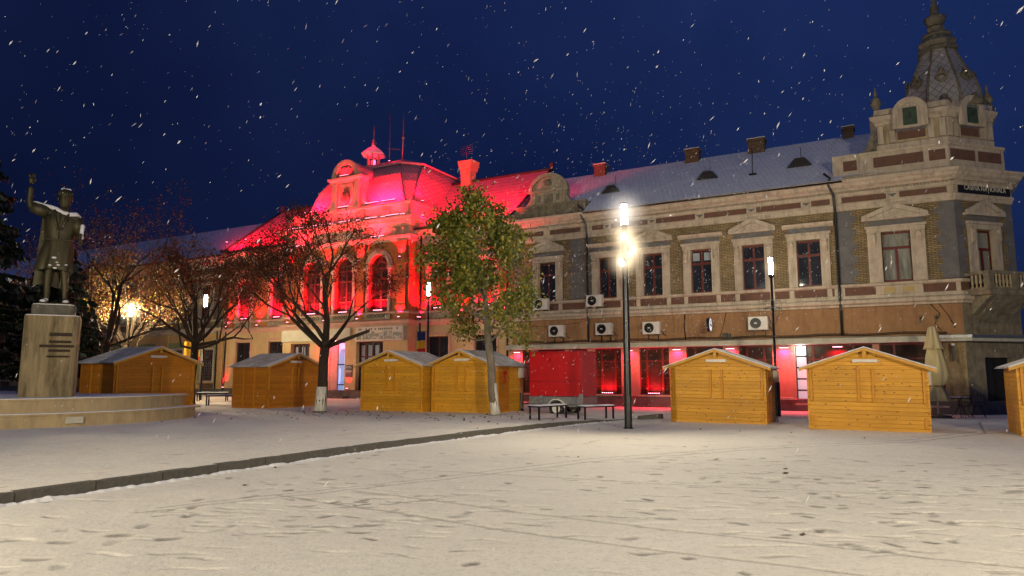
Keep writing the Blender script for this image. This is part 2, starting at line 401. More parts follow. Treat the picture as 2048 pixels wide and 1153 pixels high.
def snow_sheet(name,xs_fn,ys,nu,zfn,mlist,tracks,mat_,amp=1.):
    nv=len(ys); U=np.linspace(0,1,nu); Y=np.repeat(np.array(ys)[:,None],nu,1); X=np.zeros_like(Y)
    for i,y in enumerate(ys):
        X[i]=xs_fn(y,U)
    Z=zfn(X,Y)
    rr=np.random.RandomState(11)
    und=np.zeros_like(Z)
    for k in range(26):
        fx,fy=rr.normal(0,1.6,2)*(1+k*.22); und+=np.sin(fx*X+fy*Y+rr.uniform(0,6.28))*(.0022/(1+k*.22))
    D=np.zeros_like(Z); B=np.zeros_like(Z); ya=np.array(ys)
    for (mx,my,ln,wd,an,dp) in mlist:
        i0,i1=np.searchsorted(ya,my-ln),np.searchsorted(ya,my+ln)
        if i1<=i0: continue
        xx=X[i0:i1]-mx; yy=Y[i0:i1]-my
        u=(xx*math.cos(an)+yy*math.sin(an)); v=(-xx*math.sin(an)+yy*math.cos(an))+ .02*np.sin(u*14+mx*7)
        q=(u/(ln/2))**4+(v/(wd/2))**2
        e=np.exp(-np.minimum(q,6)**2*.8); fade=np.clip(1.05-.75*(u/ln+.5),0,1) if ln>.27 else 1.; D[i0:i1]-=.45*dp*e; B[i0:i1]=np.maximum(B[i0:i1],e*fade*min(1,dp/.018)*(.35+.85*((mx*37.7)%1)))
    for pts,wd,dp in tracks:
        T=[]
        for a,b in zip(pts[:-1],pts[1:]):
            ax_,ay_=a; bx,by=b; l2=(bx-ax_)**2+(by-ay_)**2
            i0,i1=np.searchsorted(ya,min(ay_,by)-.2),np.searchsorted(ya,max(ay_,by)+.2)
            xx=X[i0:i1]-ax_; yy=Y[i0:i1]-ay_
            tt=np.clip((xx*(bx-ax_)+yy*(by-ay_))/l2,0,1)
            d=np.hypot(xx-tt*(bx-ax_),yy-tt*(by-ay_))
            q=(d/wd)**2
            D[i0:i1]=np.minimum(D[i0:i1],-dp*np.exp(-q)); B[i0:i1]=np.maximum(B[i0:i1],.85*np.exp(-q))
    Z=Z+und*amp+D+rr.normal(0,.0006,Z.shape)
    co_=np.stack([X,Y,Z],-1).reshape(-1,3)
    idx=np.arange(nv*nu).reshape(nv,nu); q=np.stack([idx[:-1,:-1],idx[:-1,1:],idx[1:,1:],idx[1:,:-1]],-1).reshape(-1,4)
    me=bpy.data.meshes.new(name); me.vertices.add(len(co_)); me.vertices.foreach_set('co',co_.ravel())
    me.loops.add(q.size); me.loops.foreach_set('vertex_index',q.ravel().astype(np.int32))
    me.polygons.add(len(q)); me.polygons.foreach_set('loop_start',np.arange(0,q.size,4,dtype=np.int32)); me.polygons.foreach_set('loop_total',np.full(len(q),4,np.int32))
    me.polygons.foreach_set('use_smooth',np.ones(len(q),bool)); me.update(calc_edges=True)
    at=me.attributes.new('bare','FLOAT','POINT'); at.data.foreach_set('value',B.ravel().astype(np.float32))  # bare paving, plus shade inside the prints painted as dark colour
    me.materials.append(mat_); o=link(bpy.data.objects.new(name,me)); o['kind']='structure'; return o
def ground_mat(name,bare_bias=.0):
    m,nt,b=nodes(name); t=nt.nodes.new('ShaderNodeTexCoord'); P=t.outputs['Object']
    at=nt.nodes.new('ShaderNodeAttribute'); at.attribute_name='bare'
    n1=noise_tex(nt,P,.35,5,.6); n2=noise_tex(nt,P,9,6,.7); n3=noise_tex(nt,P,60,3,.7); n5=noise_tex(nt,P,24,3,.8)
    sn=ramp(nt,n1,[(.3,(.90,.87,.78)),(.7,(.78,.75,.68))]).outputs[0]
    sn=mixc(nt,ramp(nt,n2,[(.5,0.),(.8,.6)]).outputs[0],sn,(.46,.45,.44))
    sn=mixc(nt,ramp(nt,n5,[(.52,0.),(.72,.55)]).outputs[0],sn,(.42,.40,.38))
    # thin patches where the paving shows through
    mp=nt.nodes.new('ShaderNodeMapping'); mp.inputs['Scale'].default_value=(.55,2.6,1); nt.links.new(P,mp.inputs['Vector'])
    n4=noise_tex(nt,mp.outputs[0],1.5,8,.75)
    thin=ramp(nt,mth(nt,'ADD',n4,bare_bias),[(.64,0.),(.72,.6)]).outputs[0]
    thin=mth(nt,'MULTIPLY',thin,ramp(nt,n2,[(.45,0.),(.6,1.)]).outputs[0])
    fac=mth(nt,'MAXIMUM',thin,mth(nt,'MULTIPLY',at.outputs['Fac'],ramp(nt,n2,[(.3,.65),(.5,1.)]).outputs[0]))
    col=mixc(nt,mth(nt,'MULTIPLY',fac,.8),sn,(.15,.14,.13))
    nt.links.new(col,b.inputs['Base Color']); b.inputs['Roughness'].default_value=.75; b.inputs['Specular IOR Level'].default_value=.2
    bump(nt,b,mth(nt,'ADD',mth(nt,'MULTIPLY',n2,.7),mth(nt,'MULTIPLY',n3,.5)),.7,.014)
    return m
gm=ground_mat('trodden_snow'); gm2=ground_mat('terrace_snow',-.01)
# far sheet to the horizon
mb=MB(); mb.add([(-500,-300,-.03),(500,-300,-.03),(500,600,-.03),(-500,600,-.03)],[(0,1,2,3)])
o=mb.build('snowy_ground',gm); o['kind']='structure'
ys=[3.2]
while ys[-1]<42: ys.append(ys[-1]+max(.018,ys[-1]*.0032))
def lower_x(y,U): return (-.9*y-3.5)+(1.9*y+8.)*U
snow_sheet('snowy_square',lower_x,ys,1250,lambda X,Y:np.zeros_like(X),marks_near(),TRACKS,gm)
# terrace
tm=[]
for i in range(260):
    y=rs.uniform(8,27); x=kerb_x(y)-abs(rs.normal(0,3.6))-.3
    if rs.rand()<.35: x,y=rs.normal(-3.8,1.6),rs.normal(21,2.5)
    if x>kerb_x(y)-.25: continue
    tm.append((x,y,rs.uniform(.12,.34),rs.uniform(.03,.08),rs.normal(.25,.5),rs.uniform(.010,.022)))
ys2=[-5.5]
while ys2[-1]<70: ys2.append(ys2[-1]+(.35 if ys2[-1]<5 else max(.035,ys2[-1]*.0055)))
def terr_x(y,U):
    k=kerb_x(y)-.02
    return k-(1-U)**2.2*95
def terr_z(X,Y):
    t=np.clip((X-.4)/4.6,0,1); t=t*t*(3-2*t); return .14*(1-t)+.014
snow_sheet('snowy_terrace',terr_x,ys2,420,terr_z,tm,[],gm2)
# kerb stones: a row of granite blocks, open joints between, snow piled ragged along the foot
mb=MB()
P=[Vector(p) for p in KERB[1:14]]
seglen=[(P[i+1]-P[i]).length for i in range(len(P)-1)]; tot=sum(seglen)
def along(P,s):
    for i in range(len(P)-1):
        l=(P[i+1]-P[i]).length
        if s<=l or i==len(P)-2: return P[i]+(P[i+1]-P[i])*(s/l),(P[i+1]-P[i]).normalized()
        s-=l
k=0.
while k<tot-1:
    a,_=along(P,k+.006); b,_=along(P,k+.994); k+=1.
    d=(b-a).normalized(); n=Vector((d.y,-d.x)); h0=terr_h(a.x,a.y)+.004+random.uniform(-.004,.006); h1=terr_h(b.x,b.y)+.004+random.uniform(-.004,.006)
    o1=.035; o2=-.10
    A0,A1,B0,B1=a+n*o1,a+n*o2,b+n*o1,b+n*o2
    c_=.012
    vs=[(A0.x,A0.y,-.1),(B0.x,B0.y,-.1),(B1.x,B1.y,-.1),(A1.x,A1.y,-.1),
        (A0.x,A0.y,h0-c_),(B0.x,B0.y,h1-c_),(B0.x-n.x*c_,B0.y-n.y*c_,h1),(A0.x-n.x*c_,A0.y-n.y*c_,h0),(B1.x,B1.y,h1-.002),(A1.x,A1.y,h0-.002)]
    mb.add(vs,[(0,1,5,4),(4,5,6,7),(7,6,8,9),(1,2,8,6,5),(0,4,7,9,3),(3,9,8,2)])
o=mb.build('kerb',kerb_mat,split=False); o['kind']='structure'
# ragged snow lip at the foot of the kerb and on its top edge
mb=MB(); n_=900
prev=None
for i in range(n_+1):
    s=i/n_*(tot-1.1)+.05; a,d=along(P,s); n=Vector((d.y,-d.x)); 
    wv=.05+.05*noise.noise(Vector((s*1.3,0,0)))+.035*noise.noise(Vector((s*6,3,0)))+.02*noise.noise(Vector((s*17,3,0)))
    wv=max(.012,wv)
    hh=max(.004,.03+.035*noise.noise(Vector((s*2.1,9,0)))+.02*noise.noise(Vector((s*9,9,0))))
    p0=a+n*.03; p1=a+n*(.04+wv*.5); p2=a+n*(.04+wv+.05)
    cur=[(p0.x,p0.y,hh),(p1.x,p1.y,hh*.75),(p2.x,p2.y,-.012)]
    if prev: mb.add(prev+cur,[(0,1,4,3),(1,2,5,4)],0,True)
    prev=cur
o=mb.build('snow_bank',snow,split=False); o['kind']='structure'
# ------------------------------------------------------------------ facade frame shared by the three houses
TH=R(-29); AX,AY=17.92,28.24
def tow(lx,ly): return (AX+lx*math.cos(TH)-ly*math.sin(TH), AY+lx*math.sin(TH)+ly*math.cos(TH))
CH=Matrix.Translation((.5,0,0))@Matrix.Rotation(R(45),4,'Z')   # chamfered corner frame
def wall_open(mb,x0,x1,z0,z1,ops,y=0,depth=.25,m=0):
    xs=sorted(set([x0,x1]+[o[0] for o in ops]+[o[1] for o in ops])); zs=sorted(set([z0,z1]+[o[2] for o in ops]+[o[3] for o in ops]))
    for i in range(len(xs)-1):
        for j in range(len(zs)-1):
            cx,cz=(xs[i]+xs[i+1])/2,(zs[j]+zs[j+1])/2
            if any(o[0]<cx<o[1] and o[2]<cz<o[3] for o in ops): continue
            mb.poly([(xs[i],y,zs[j]),(xs[i+1],y,zs[j]),(xs[i+1],y,zs[j+1]),(xs[i],y,zs[j+1])],m)
    for o in ops:
        a,b,c,d=o[:4]
        mb.poly([(a,y,c),(a,y+depth,c),(a,y+depth,d),(a,y,d)],m); mb.poly([(b,y,c),(b,y,d),(b,y+depth,d),(b,y+depth,c)],m)
        mb.poly([(a,y,d),(b,y,d),(b,y+depth,d),(a,y+depth,d)],m); mb.poly([(a,y,c),(a,y+depth,c),(b,y+depth,c),(b,y,c)],m)
def sashes(mb,x0,x1,z0,z1,y,t=.07,transom=.68,mull=1,topmull=True,m=0,d=.06):
    mb.box(x0,x0+t,y,y+d,z0,z1,m); mb.box(x1-t,x1,y,y+d,z0,z1,m); mb.box(x0+t,x1-t,y,y+d,z0,z0+t,m); mb.box(x0+t,x1-t,y,y+d,z1-t,z1,m)
    zt=z0+(z1-z0)*transom
    if transom: mb.box(x0+t,x1-t,y-.015,y+d,zt-t*.8,zt+t*.8,m)
    for k in range(mull):
        cx=x0+(x1-x0)*(k+1)/(mull+1)
        mb.box(cx-t*.7,cx+t*.7,y-.008,y+d-.004,z0+t,(zt-t*.8) if transom else z1-t,m)
        if transom and topmull: mb.box(cx-t*.6,cx+t*.6,y-.006,y+d-.004,zt+t*.8,z1-t,m)
def window(root,sh,cx,z0,z1,w,y=.12,frame=red_frame,pane=dark_glass,surr=None,ped=None,trim=white_trim,xf=None,yw=0,transom=.68,mull=1,topmull=True,outer=.35,top=.36,label=None,curtains=False):
    """one window: frame > pane, surround, pediment"""
    x0,x1=cx-w/2,cx+w/2
    mb=MB(); sashes(mb,x0,x1,z0,z1,yw+y,transom=transom,mull=mull,topmull=topmull)
    wo=mb.build('window',frame,root,sh,xf)
    if label: wo['label']=label
    mb=MB(); mb.poly([(x0+.02,yw+y+.035,z0+.02),(x1-.02,yw+y+.035,z0+.02),(x1-.02,yw+y+.035,z1-.02),(x0+.02,yw+y+.035,z1-.02)])
    mb.build('pane',pane,wo,sh,xf)
    if surr:
        a=outer
        mb=MB(); f=yw
        mb.box(x0-a,x0-.0,f-.10,f+.02,z0-.03,z1+.02); mb.box(x1,x1+a,f-.10,f+.02,z0-.03,z1+.02)
        mb.box(x0-.04,x0+.03,f-.125,f+.1,z0-.02,z1+.03); mb.box(x1-.03,x1+.04,f-.125,f+.1,z0-.02,z1+.03)
        mb.box(x0-a-.02,x1+a+.02,f-.12,f+.02,z1+.022,z1+top*.62)
        mb.box(x0-a-.08,x1+a+.08,f-.17,f+.02,z1+top*.63,z1+top*.95)
        for s_ in (x0-a*.55,x1+a*.55):    # console brackets
            mb.box(s_-.09,s_+.09,f-.20,f-.10,z1-.42,z1+.02); mb.lathe(s_,f-.16,[(.0,z1-.2),(.1,z1-.16),(.1,z1-.06),(.0,z1-.02)],8)
            mb.prism([(f-.20,z1-.42),(f-.10,z1-.42),(f-.10,z1-.62)],'x',s_-.07,s_+.07)
            mb.box(s_-.12,s_+.12,f-.13,f-.10,z0,z0+.18)
        mb.build('surround',trim,wo,sh,xf)
    if ped:
        mb=MB(); f=yw; a=outer+.10; b=z1+top+.22
        dk=MB(); dk.box(x0-a+.1,x1+a-.1,f-.06,f+.01,z1+top,b-.005); dk.build('frieze_band',grey_quoin,wo,sh,xf)
        if ped=='tri':
            h=.48; A=x0-a-.08; B=x1+a+.08; cxx=(A+B)/2
            mb.box(A,B,f-.26,f+.01,b,b+.12)
            mb.prism([(A,b+.121),(A+.02,b+.22),(cxx,b+.12+h+.10),(B-.02,b+.22),(B,b+.121),(B-.25,b+.121),(cxx,b+h),(A+.25,b+.121)],'y',f-.26,f-.12)
            mb.prism([(A+.2,b+.121),(cxx,b+h+.02),(B-.2,b+.121)],'y',f-.16,f+.01)
        else:
            mb.mold([(x0-a-.1,f),(x1+a+.1,f)],[(0,b),(.10,b),(.20,b+.08),(.24,b+.18),(0,b+.24)])
        mb.build('pediment' if ped=='tri' else 'hood',trim,wo,sh,xf)
    if curtains:
        mb=MB()
        for (a,b,c,d) in ((x0+.09,cx-.08,z0+.1,z0+(z1-z0)*transom-.08),(cx+.08,x1-.09,z0+.1,z0+(z1-z0)*transom-.08),(x0+.09,x1-.09,z0+(z1-z0)*transom+.07,z1-.1)):
            n=14
            vs=[(a+(b-a)*i/n,yw+y+.02+.008*math.sin(i*2.4),zz) for i in range(n+1) for zz in (c,d)]
            mb.add(vs,[(2*i,2*i+2,2*i+3,2*i+1) for i in range(n)],0,True)
        mb.build('curtain',curtain,wo,sh,xf)
    return wo

# ================================================================== RIGHT: corner house with tower
x_c=-9.
CB=thing('corner_building','two-storey brick corner house with snowy roof, pointed turret and a red-lit shop front','building',(*tow(x_c,0),0),TH)
SH=(x_c,0,0)
FX0,FX1=-20.4,.5
C1=(.5+3.1*.7071,3.1*.7071)
PATH=[(FX0,0),(FX1,0),C1,(C1[0],12)]
WC=[-5.16,-7.55,-9.98,-12.39,-14.79]
ops=[(c-.525,c+.525,5.52,7.63) for c in WC]+[(-18.27-.54,-18.27+.54,5.54,7.63),(-1.70-.58,-1.70+.58,5.54,7.69)]
mb=MB()
wall_open(mb,FX0,FX1,4.5,8.85,ops)
mb.build('brick_wall',brick,CB,SH)
mb=MB(); wall_open(mb,0,3.1,4.5,8.85,[(.87,1.92,5.3,7.6)],depth=.25)
mb.build('brick_wall',brick,CB,SH,CH)
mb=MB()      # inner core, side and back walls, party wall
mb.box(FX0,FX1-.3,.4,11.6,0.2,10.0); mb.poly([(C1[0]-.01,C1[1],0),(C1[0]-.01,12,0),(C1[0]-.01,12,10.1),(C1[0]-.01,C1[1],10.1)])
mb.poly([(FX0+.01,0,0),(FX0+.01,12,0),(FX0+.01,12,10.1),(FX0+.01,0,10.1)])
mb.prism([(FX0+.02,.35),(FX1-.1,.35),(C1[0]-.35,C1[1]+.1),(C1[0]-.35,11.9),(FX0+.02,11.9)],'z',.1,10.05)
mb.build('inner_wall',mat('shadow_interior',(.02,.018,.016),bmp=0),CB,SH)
# grey painted quoins with toothed edges
mb=MB()
def quoin(mb,x0,x1,side,f=-.02):
    k=0; z=5.56
    while z<8.8:
        d=.16 if k%2 else 0.; z1=min(z+.30,8.8)
        mb.box(x0-(d if side<0 else 0),x1+(d if side>0 else 0),f,.01,z,z1-.002); z=z1; k+=1
quoin(mb,-3.93,-3.35,1); quoin(mb,-.05,.5,-1); quoin(mb,-16.85,-16.1,-1); quoin(mb,-20.38,-20.0,1); quoin(mb,-15.86,-15.72,1)
mb.build('quoin',grey_quoin,CB,SH)
mb=MB(); quoin(mb,0,.35,1); quoin(mb,2.72,3.1,-1); mb.build('quoin',grey_quoin,CB,SH,CH)
# ground floor: stucco and shop front
SF=[(-19.84,-19.32),(-18.9,-15.61-.0)]
opn=[(-19.84,-19.34),(-18.9,-17.5),(-17.05,-15.65),(-15.61+.06,-14.2),(-13.2,-11.7),(-10.84,-9.1),(-8.39,-6.94)]
opn=[(-19.84,-19.34),(-18.9,-17.3),(-17.05,-16.0),(-15.60,-14.17),(-13.22,-11.70),(-10.85,-9.10),(-8.40,-6.92),(-5.95,-2.85),(-2.6,-.28)]
mb=MB(); wall_open(mb,FX0,FX1,3.1,4.52,[])
mb.build('stucco_wall',stucco,CB,SH)
mb=MB(); wall_open(mb,0,3.1,3.1,4.52,[]); mb.build('stucco_wall',stone_dark,CB,SH,CH)
mb=MB(); wall_open(mb,FX0,-.28,.0,3.1,[(a,b,.62,2.92) for a,b in opn[:5]]+[(a,b,.35,2.92) for a,b in opn[5:]],depth=.3)
mb.build('shop_wall',mat('salmon_shop_wall',(.50,.30,.22),(.40,.24,.17),1.5,.85,.2,30,grime=.2),CB,SH)
mb=MB(); wall_open(mb,-.28,.5,0,3.1,[]); mb.build('corner_pier',mat('scaling_pier',(.42,.33,.18),(.20,.15,.08),3.5,.9,.5,12,grime=.7),CB,SH)
mb=MB(); wall_open(mb,0,3.1,0,3.1,[(.95,2.5,.12,2.3)],depth=.4); mb.build('shop_wall',stone_dark,CB,SH,CH)
mb=MB(); mb.box(.95,2.5,.3,.34,.12,2.3); mb.box(1.7,1.74,.26,.3,.12,2.3)
for i in range(2):
    for j in range(3): mb.box(1.03+i*.76,1.63+i*.76,.275,.3,.3+j*.66,.82+j*.66)
mb.build('door',mat('dark_door',(.012,.012,.013),(.02,.02,.02),5,.5,.1,30),CB,SH,CH)
mb=MB(); mb.mold([(FX0,0),(FX1,0),C1],[(0,0),(.10,0),(.10,.50),(.06,.55),(0,.55)]); mb.build('socle',socle,CB,SH)
# shop windows, each frame with its panes
for i,(a,b) in enumerate(opn):
    zb=.62 if i<5 else .35
    mb=MB(); w_=b-a
    if w_<.8: cols=[a,b]
    else: cols=[a,a+w_*.24,a+w_*.76,b]
    for c_ in cols: mb.box(max(a,c_-.05),min(b,c_+.05),.10,.18,zb,2.92)
    for z_ in (zb+.03,2.28,2.89): mb.box(a+.05,b-.05,.105,.175,z_-.03,z_+.03)
    if len(cols)==4:
        for z_ in (1.05,1.45,1.85):
            mb.box(a+.05,cols[1]-.05,.11,.17,z_-.02,z_+.02); mb.box(cols[2]+.05,b-.05,.11,.17,z_-.02,z_+.02)
    wo=mb.build('shop_window',red_frame,CB,SH)
    mb=MB(); mb.poly([(a+.01,.15,zb+.01),(b-.01,.15,zb+.01),(b-.01,.15,2.91),(a+.01,.15,2.91)])
    mb.build('pane',glass('shop_glass_%d'%i,(.035,.025,.02),.06,(.07,.05,.03)),wo,SH)
    mb=MB(); mb.box(a-.06,b+.06,-.12,.1,zb-.08,zb); mb.build('sill',white_trim,wo,SH)
# lit doorway between the two right hand stalls
mb=MB(); 
for k in range(5): mb.box(-5.90,-5.50,.06,.10,.45+k*.5,.88+k*.5)
mb.build('door_pane',mat('door_glow',(.5,.5,.5),emit=(.8,.85,1.),estr=.35,bmp=0),CB,SH)
mb=MB(); mb.box(-6.85,-5.97,-.45,0.02,.5,.56); mb.box(-6.8,-6.02,-.42,0.0,.56,.6); mb.build('bench_ledge',white_trim,CB,SH)
# canopy fascia with cable pipes
mb=MB(); mb.mold([(FX0-.2,-.02),(FX1,-.02),(C1[0]+.1,C1[1])],[(0,2.94),(.50,2.94),(.50,3.06),(.44,3.06),(.44,3.10),(.46,3.10),(.46,3.17),(0,3.24)])
mb.build('canopy',canopy_mat,CB,SH)
mb=MB(); mb.mold([(FX1-1.1,-.02),(FX1,-.02),(C1[0]+.1,C1[1])],[(.47,3.07),(.52,3.07),(.52,3.19),(.47,3.19)]); mb.build('canopy_flashing',metal_grey,CB,SH)
mb=MB()
for z_,y_ in ((3.30,-.05),(3.36,-.04)):
    pts=[(FX0+.3+i*.8,y_,z_+.03*math.sin(i*1.7)) for i in range(26)]; mb.tube(pts,.018,5)
mb.tube([(-10.85,-.03,4.55),(-10.9,-.03,3.9),(-10.85,-.03,3.25)],.025,5)
mb.tube([(-8.9,-.03,4.5),(-9.1,-.03,3.7),(-9.3,-.03,3.25)],.012,4)
mb.tube([(-19.9,-.03,4.3),(-18.2,-.03,4.15),(-16.5,-.03,4.3),(-16.1,-.03,4.6)],.012,4)
mb.tube([(-.6,-.03,4.5),(-.3,-.03,4.1),(-.5,-.03,3.7),(-.3,-.03,3.4)],.015,4)
mb.tube([(-.3,-.03,4.5),(.0,-.03,4.0),(.2,-.03,3.5)],.012,4)
mb.build('cable',metal_dark,CB,SH)
# string course, panel band, sill course
mb=MB()
mb.mold(PATH,[(0,4.52),(.08,4.52),(.10,4.6),(.20,4.66),(.22,4.78),(.16,4.84),(0,4.86)])
mb.mold(PATH,[(0,4.862),(.10,4.862),(.10,5.0),(.07,5.02),(0,5.02)])
mb.mold(PATH,[(0,5.36),(.10,5.37),(.16,5.42),(.17,5.50),(0,5.54)])
mb.build('string_course',white_trim,CB,SH)
mb=MB(); mb.mold(PATH,[(0,5.0),(.035,5.0),(.035,5.37),(0,5.37)]); mb.build('panel_band',brown_panel,CB,SH)
mb=MB()
allc=[-18.27]+WC+[-1.70]
for c_ in allc:
    for s_ in (-1,1): mb.box(c_+s_*.78-.10,c_+s_*.78+.10,-.085,.0,5.021,5.368)
for x_ in (-20.3,-16.0,-15.72,-4.1,-3.85,.42): mb.box(x_-.08,x_+.08,-.085,0,5.021,5.368)
mb.box(-1.7-.675,-1.7+.675,-.08,0,5.021,5.368); mb.box(-1.7-.03,-1.7+.03,-.10,0,5.03,5.36)
mb.build('band_pilaster',white_trim,CB,SH)
mb=MB()
for s_ in (-.35,.35): mb.box(-1.7+s_-.22,-1.7+s_+.22,-.10,-.075,5.08,5.31)
mb.build('band_tile',mat('ochre_tile',(.48,.36,.16),(.4,.3,.13)),CB,SH)
# architrave, frieze, cornice
mb=MB()
mb.mold(PATH,[(0,8.82),(.06,8.82),(.08,8.95),(.12,9.0),(.13,9.10),(0,9.12)])
mb.mold(PATH,[(0,9.46),(.10,9.46),(.13,9.54),(.14,9.58),(0,9.58)])
mb.mold(PATH,[(0,9.66),(.22,9.66),(.28,9.74),(.42,9.82),(.46,9.93),(.54,9.98),(.56,10.10),(0,10.16)])
mb.build('cornice',white_trim,CB,SH)
mb=MB(); mb.mold(PATH,[(0,9.12),(.03,9.12),(.03,9.46),(0,9.46)]); mb.mold(PATH,[(0,9.58),(.05,9.58),(.05,9.66),(0,9.66)]); mb.build('frieze',white_trim,CB,SH)
mb=MB()
x=FX0+.05
while x<FX1-.05: mb.box(x,x+.06,-.17,-.04,9.585,9.655); x+=.13
mb.build('dentil_band',white_trim,CB,SH)
mb=MB(); x=.05
while x<3.05: mb.box(x,x+.06,-.17,-.04,9.585,9.655); x+=.13
mb.build('dentil_band',white_trim,CB,SH,CH)
mb=MB()
blocks=[-15.85,-14.79,-12.39,-9.98,-7.55,-5.16,-3.95]
for a,b in zip(blocks[:-1],blocks[1:]): mb.box(a+.22,b-.22,-.05,0,9.17,9.42)
for a,b in ((-20.2,-18.5),(-18.1,-16.3),(-3.7,-1.95),(-1.45,.28)): mb.box(a,b,-.05,0,9.17,9.42)
mb.build('frieze_panel',brown_panel,CB,SH)
mb=MB()
for c_ in blocks[1:-1]+[-1.70]:
    mb.prism([(c_-.17,9.36),(c_,9.22),(c_+.17,9.36)],'y',-.06,-.02)
mb.build('frieze_diamond',grey_quoin,CB,SH)
# windows
kinds=['flat','tri','flat','tri','flat']
for i,c_ in enumerate(WC):
    window(CB,SH,c_,5.54,7.63,1.05,surr=True,ped=kinds[i],label='red-brown window with two small pale upper panes' if i==2 else None)
window(CB,SH,-18.27,5.56,7.63,1.08,surr=True,ped='tri')
window(CB,SH,-1.70,5.56,7.69,1.16,surr=True,ped='tri',outer=.50,top=.30,topmull=False,pane=pale_glass,curtains=True,label='red-brown window with pale lace curtains')
window(CB,SH,1.42,5.3,7.6,1.0,surr=True,ped='tri',xf=CH,topmull=False,pane=pale_glass,transom=.66)
mb=MB(); 
for s_ in (-.27,.27): mb.box(-9.98+s_-.16,-9.98+s_+.16,.13,.15,7.12,7.50)
mb.build('pale_upper_pane',mat('pale_pane',(.32,.38,.40),(.25,.3,.33),2,.4,.05),CB,SH)  # two paler panes in the upper sash
# sign on the chamfer
mb=MB(); mb.box(.22,3.0,-.10,-.04,9.13,9.68); mb.build('sign_board',mat('black_sign',(.010,.010,.012),(.02,.02,.02),4,.35,.05),CB,SH,CH)
cu=bpy.data.curves.new('sign_text','FONT'); cu.body='CASINA NAȚIONALĂ'; cu.size=.30; cu.extrude=.008; cu.align_x='CENTER'; cu.align_y='CENTER'; cu.space_character=1.05
to=bpy.data.objects.new('tmp',cu); COL.objects.link(to); bpy.context.view_layer.update()
tme=bpy.data.meshes.new_from_object(to.evaluated_get(bpy.context.evaluated_depsgraph_get())); bpy.data.objects.remove(to)
wdt=max(v.co.x for v in tme.vertices)-min(v.co.x for v in tme.vertices); sc_=2.25/wdt
tme.transform(Matrix.Translation((-SH[0],0,0))@CH@Matrix.Translation((1.61,-.115,9.36))@Matrix.Rotation(R(90),4,'X')@Matrix.Diagonal((sc_,1.0,1,1)))
tme.materials.clear(); tme.materials.append(mat('silver_letters',(.62,.60,.52),(.4,.38,.33),6,.4,.05)); link(bpy.data.objects.new('sign_lettering',tme),CB)
# attic parapets
def parapet(name,path,z0,z1,panels,xf=None):
    mb=MB(); mb.mold(path,[(-.3,z0),(-.06,z0),(-.03,z0+.12),(-.08,z0+.16),(-.08,z1-.14),(-.02,z1-.10),(0,z1-.02),(-.3,z1)]); mb.build(name,stone_dark if name=='side_parapet' else white_trim,CB,SH)
parapet('parapet',[(-3.98,0),(FX1,0),C1,(C1[0],6)],10.16,11.36,None)
mb=MB()
for a,b in ((-3.55,-3.0),(-2.35,-.45),(-.25,.35)): mb.box(a,b,.07,.095,10.62,11.08)
mb.build('parapet_panel',brown_panel,CB,SH)
mb=MB()
for a,b in ((.12,1.45),(1.62,2.9)): mb.box(a,b,.07,.095,10.62,11.08)
mb.build('parapet_panel',brown_panel,CB,SH,CH)
parapet('side_parapet',[(FX0,0),(-15.97,0),(-15.97,1.)],10.16,10.95,None)
# ornate gable over the left bay
mb=MB(); cx=-18.24; w2=1.12
prof=[(cx-w2-.25,10.95),(cx-w2,11.3),(cx-w2,11.7)]+[(cx-w2*math.cos(a),11.7+.92*math.sin(a)) for a in [PI*i/14 for i in range(1,14)]]+[(cx+w2,11.7),(cx+w2,11.3),(cx+w2+.25,10.95)]
mb.prism(prof,'y',.08,.5)
mb.mold([(cx-w2-.12,.08),(cx+w2+.12,.08)],[(0,11.62),(.08,11.62),(.13,11.74),(0,11.78)])
for i in range(14):
    a0,a1=PI*i/14,PI*(i+1)/14
    q=[(cx-(w2+.06)*math.cos(a0),11.7+.98*math.sin(a0)),(cx-(w2+.06)*math.cos(a1),11.7+.98*math.sin(a1)),(cx-(w2-.14)*math.cos(a1),11.7+.78*math.sin(a1)),(cx-(w2-.14)*math.cos(a0),11.7+.78*math.sin(a0))]
    mb.prism(q,'y',-.04,.09)
for s_ in (-1,1): mb.box(cx+s_*.9-.14,cx+s_*.9+.14,.0,.09,10.96,11.6)
mb.build('gable',mat('gable_stone',(.42,.36,.26),(.26,.22,.16),2.5,.85,.4,14,grime=.7),CB,SH)
mb=MB(); mb.box(cx-.28,cx+.28,.05,.085,10.99,11.5); 
for s_ in (-.55,.55): mb.box(cx+s_-.08,cx+s_+.08,.05,.085,11.1,11.45)
mb.lathe(cx,.05,[(0,11.95),(.16,12.0),(.2,12.15),(.12,12.3),(0,12.34)],10,0)
mb.build('gable_panel',stone_dark,CB,SH)
# roof
mb=MB(); e0,e1=-16.0,-3.6; RY,RZ=5.2,13.85
mb.add([(e0,-.42,10.12),(e1+.0,-.42,10.12),(e1,RY,RZ),(e0-4.4,RY,RZ),(e0-4.4,.4,10.72),(e0,.4,10.72)],[(0,1,2,5),(5,2,3,4)])
mb.add([(e1,-.1,10.34),(-.2,.2,10.5),(-.2,RY-.4,RZ-.2),(e1,RY,RZ)],[(0,1,2,3)])
mb.add([(e0-4.4,RY,RZ),(e1,RY,RZ),(-.2,RY-.4,RZ-.2),(1.2,RY+4,10.3),(1.2,12,10.2),(e0-4.4,12,10.2)],[(0,1,4,5),(1,2,3,4)])
mb.poly([(e0-4.4,.4,10.2),(e0-4.4,.4,10.72),(e0-4.4,RY,RZ),(e0-4.4,12,10.2)])
mb.build('roof',snow_roof,CB,SH)
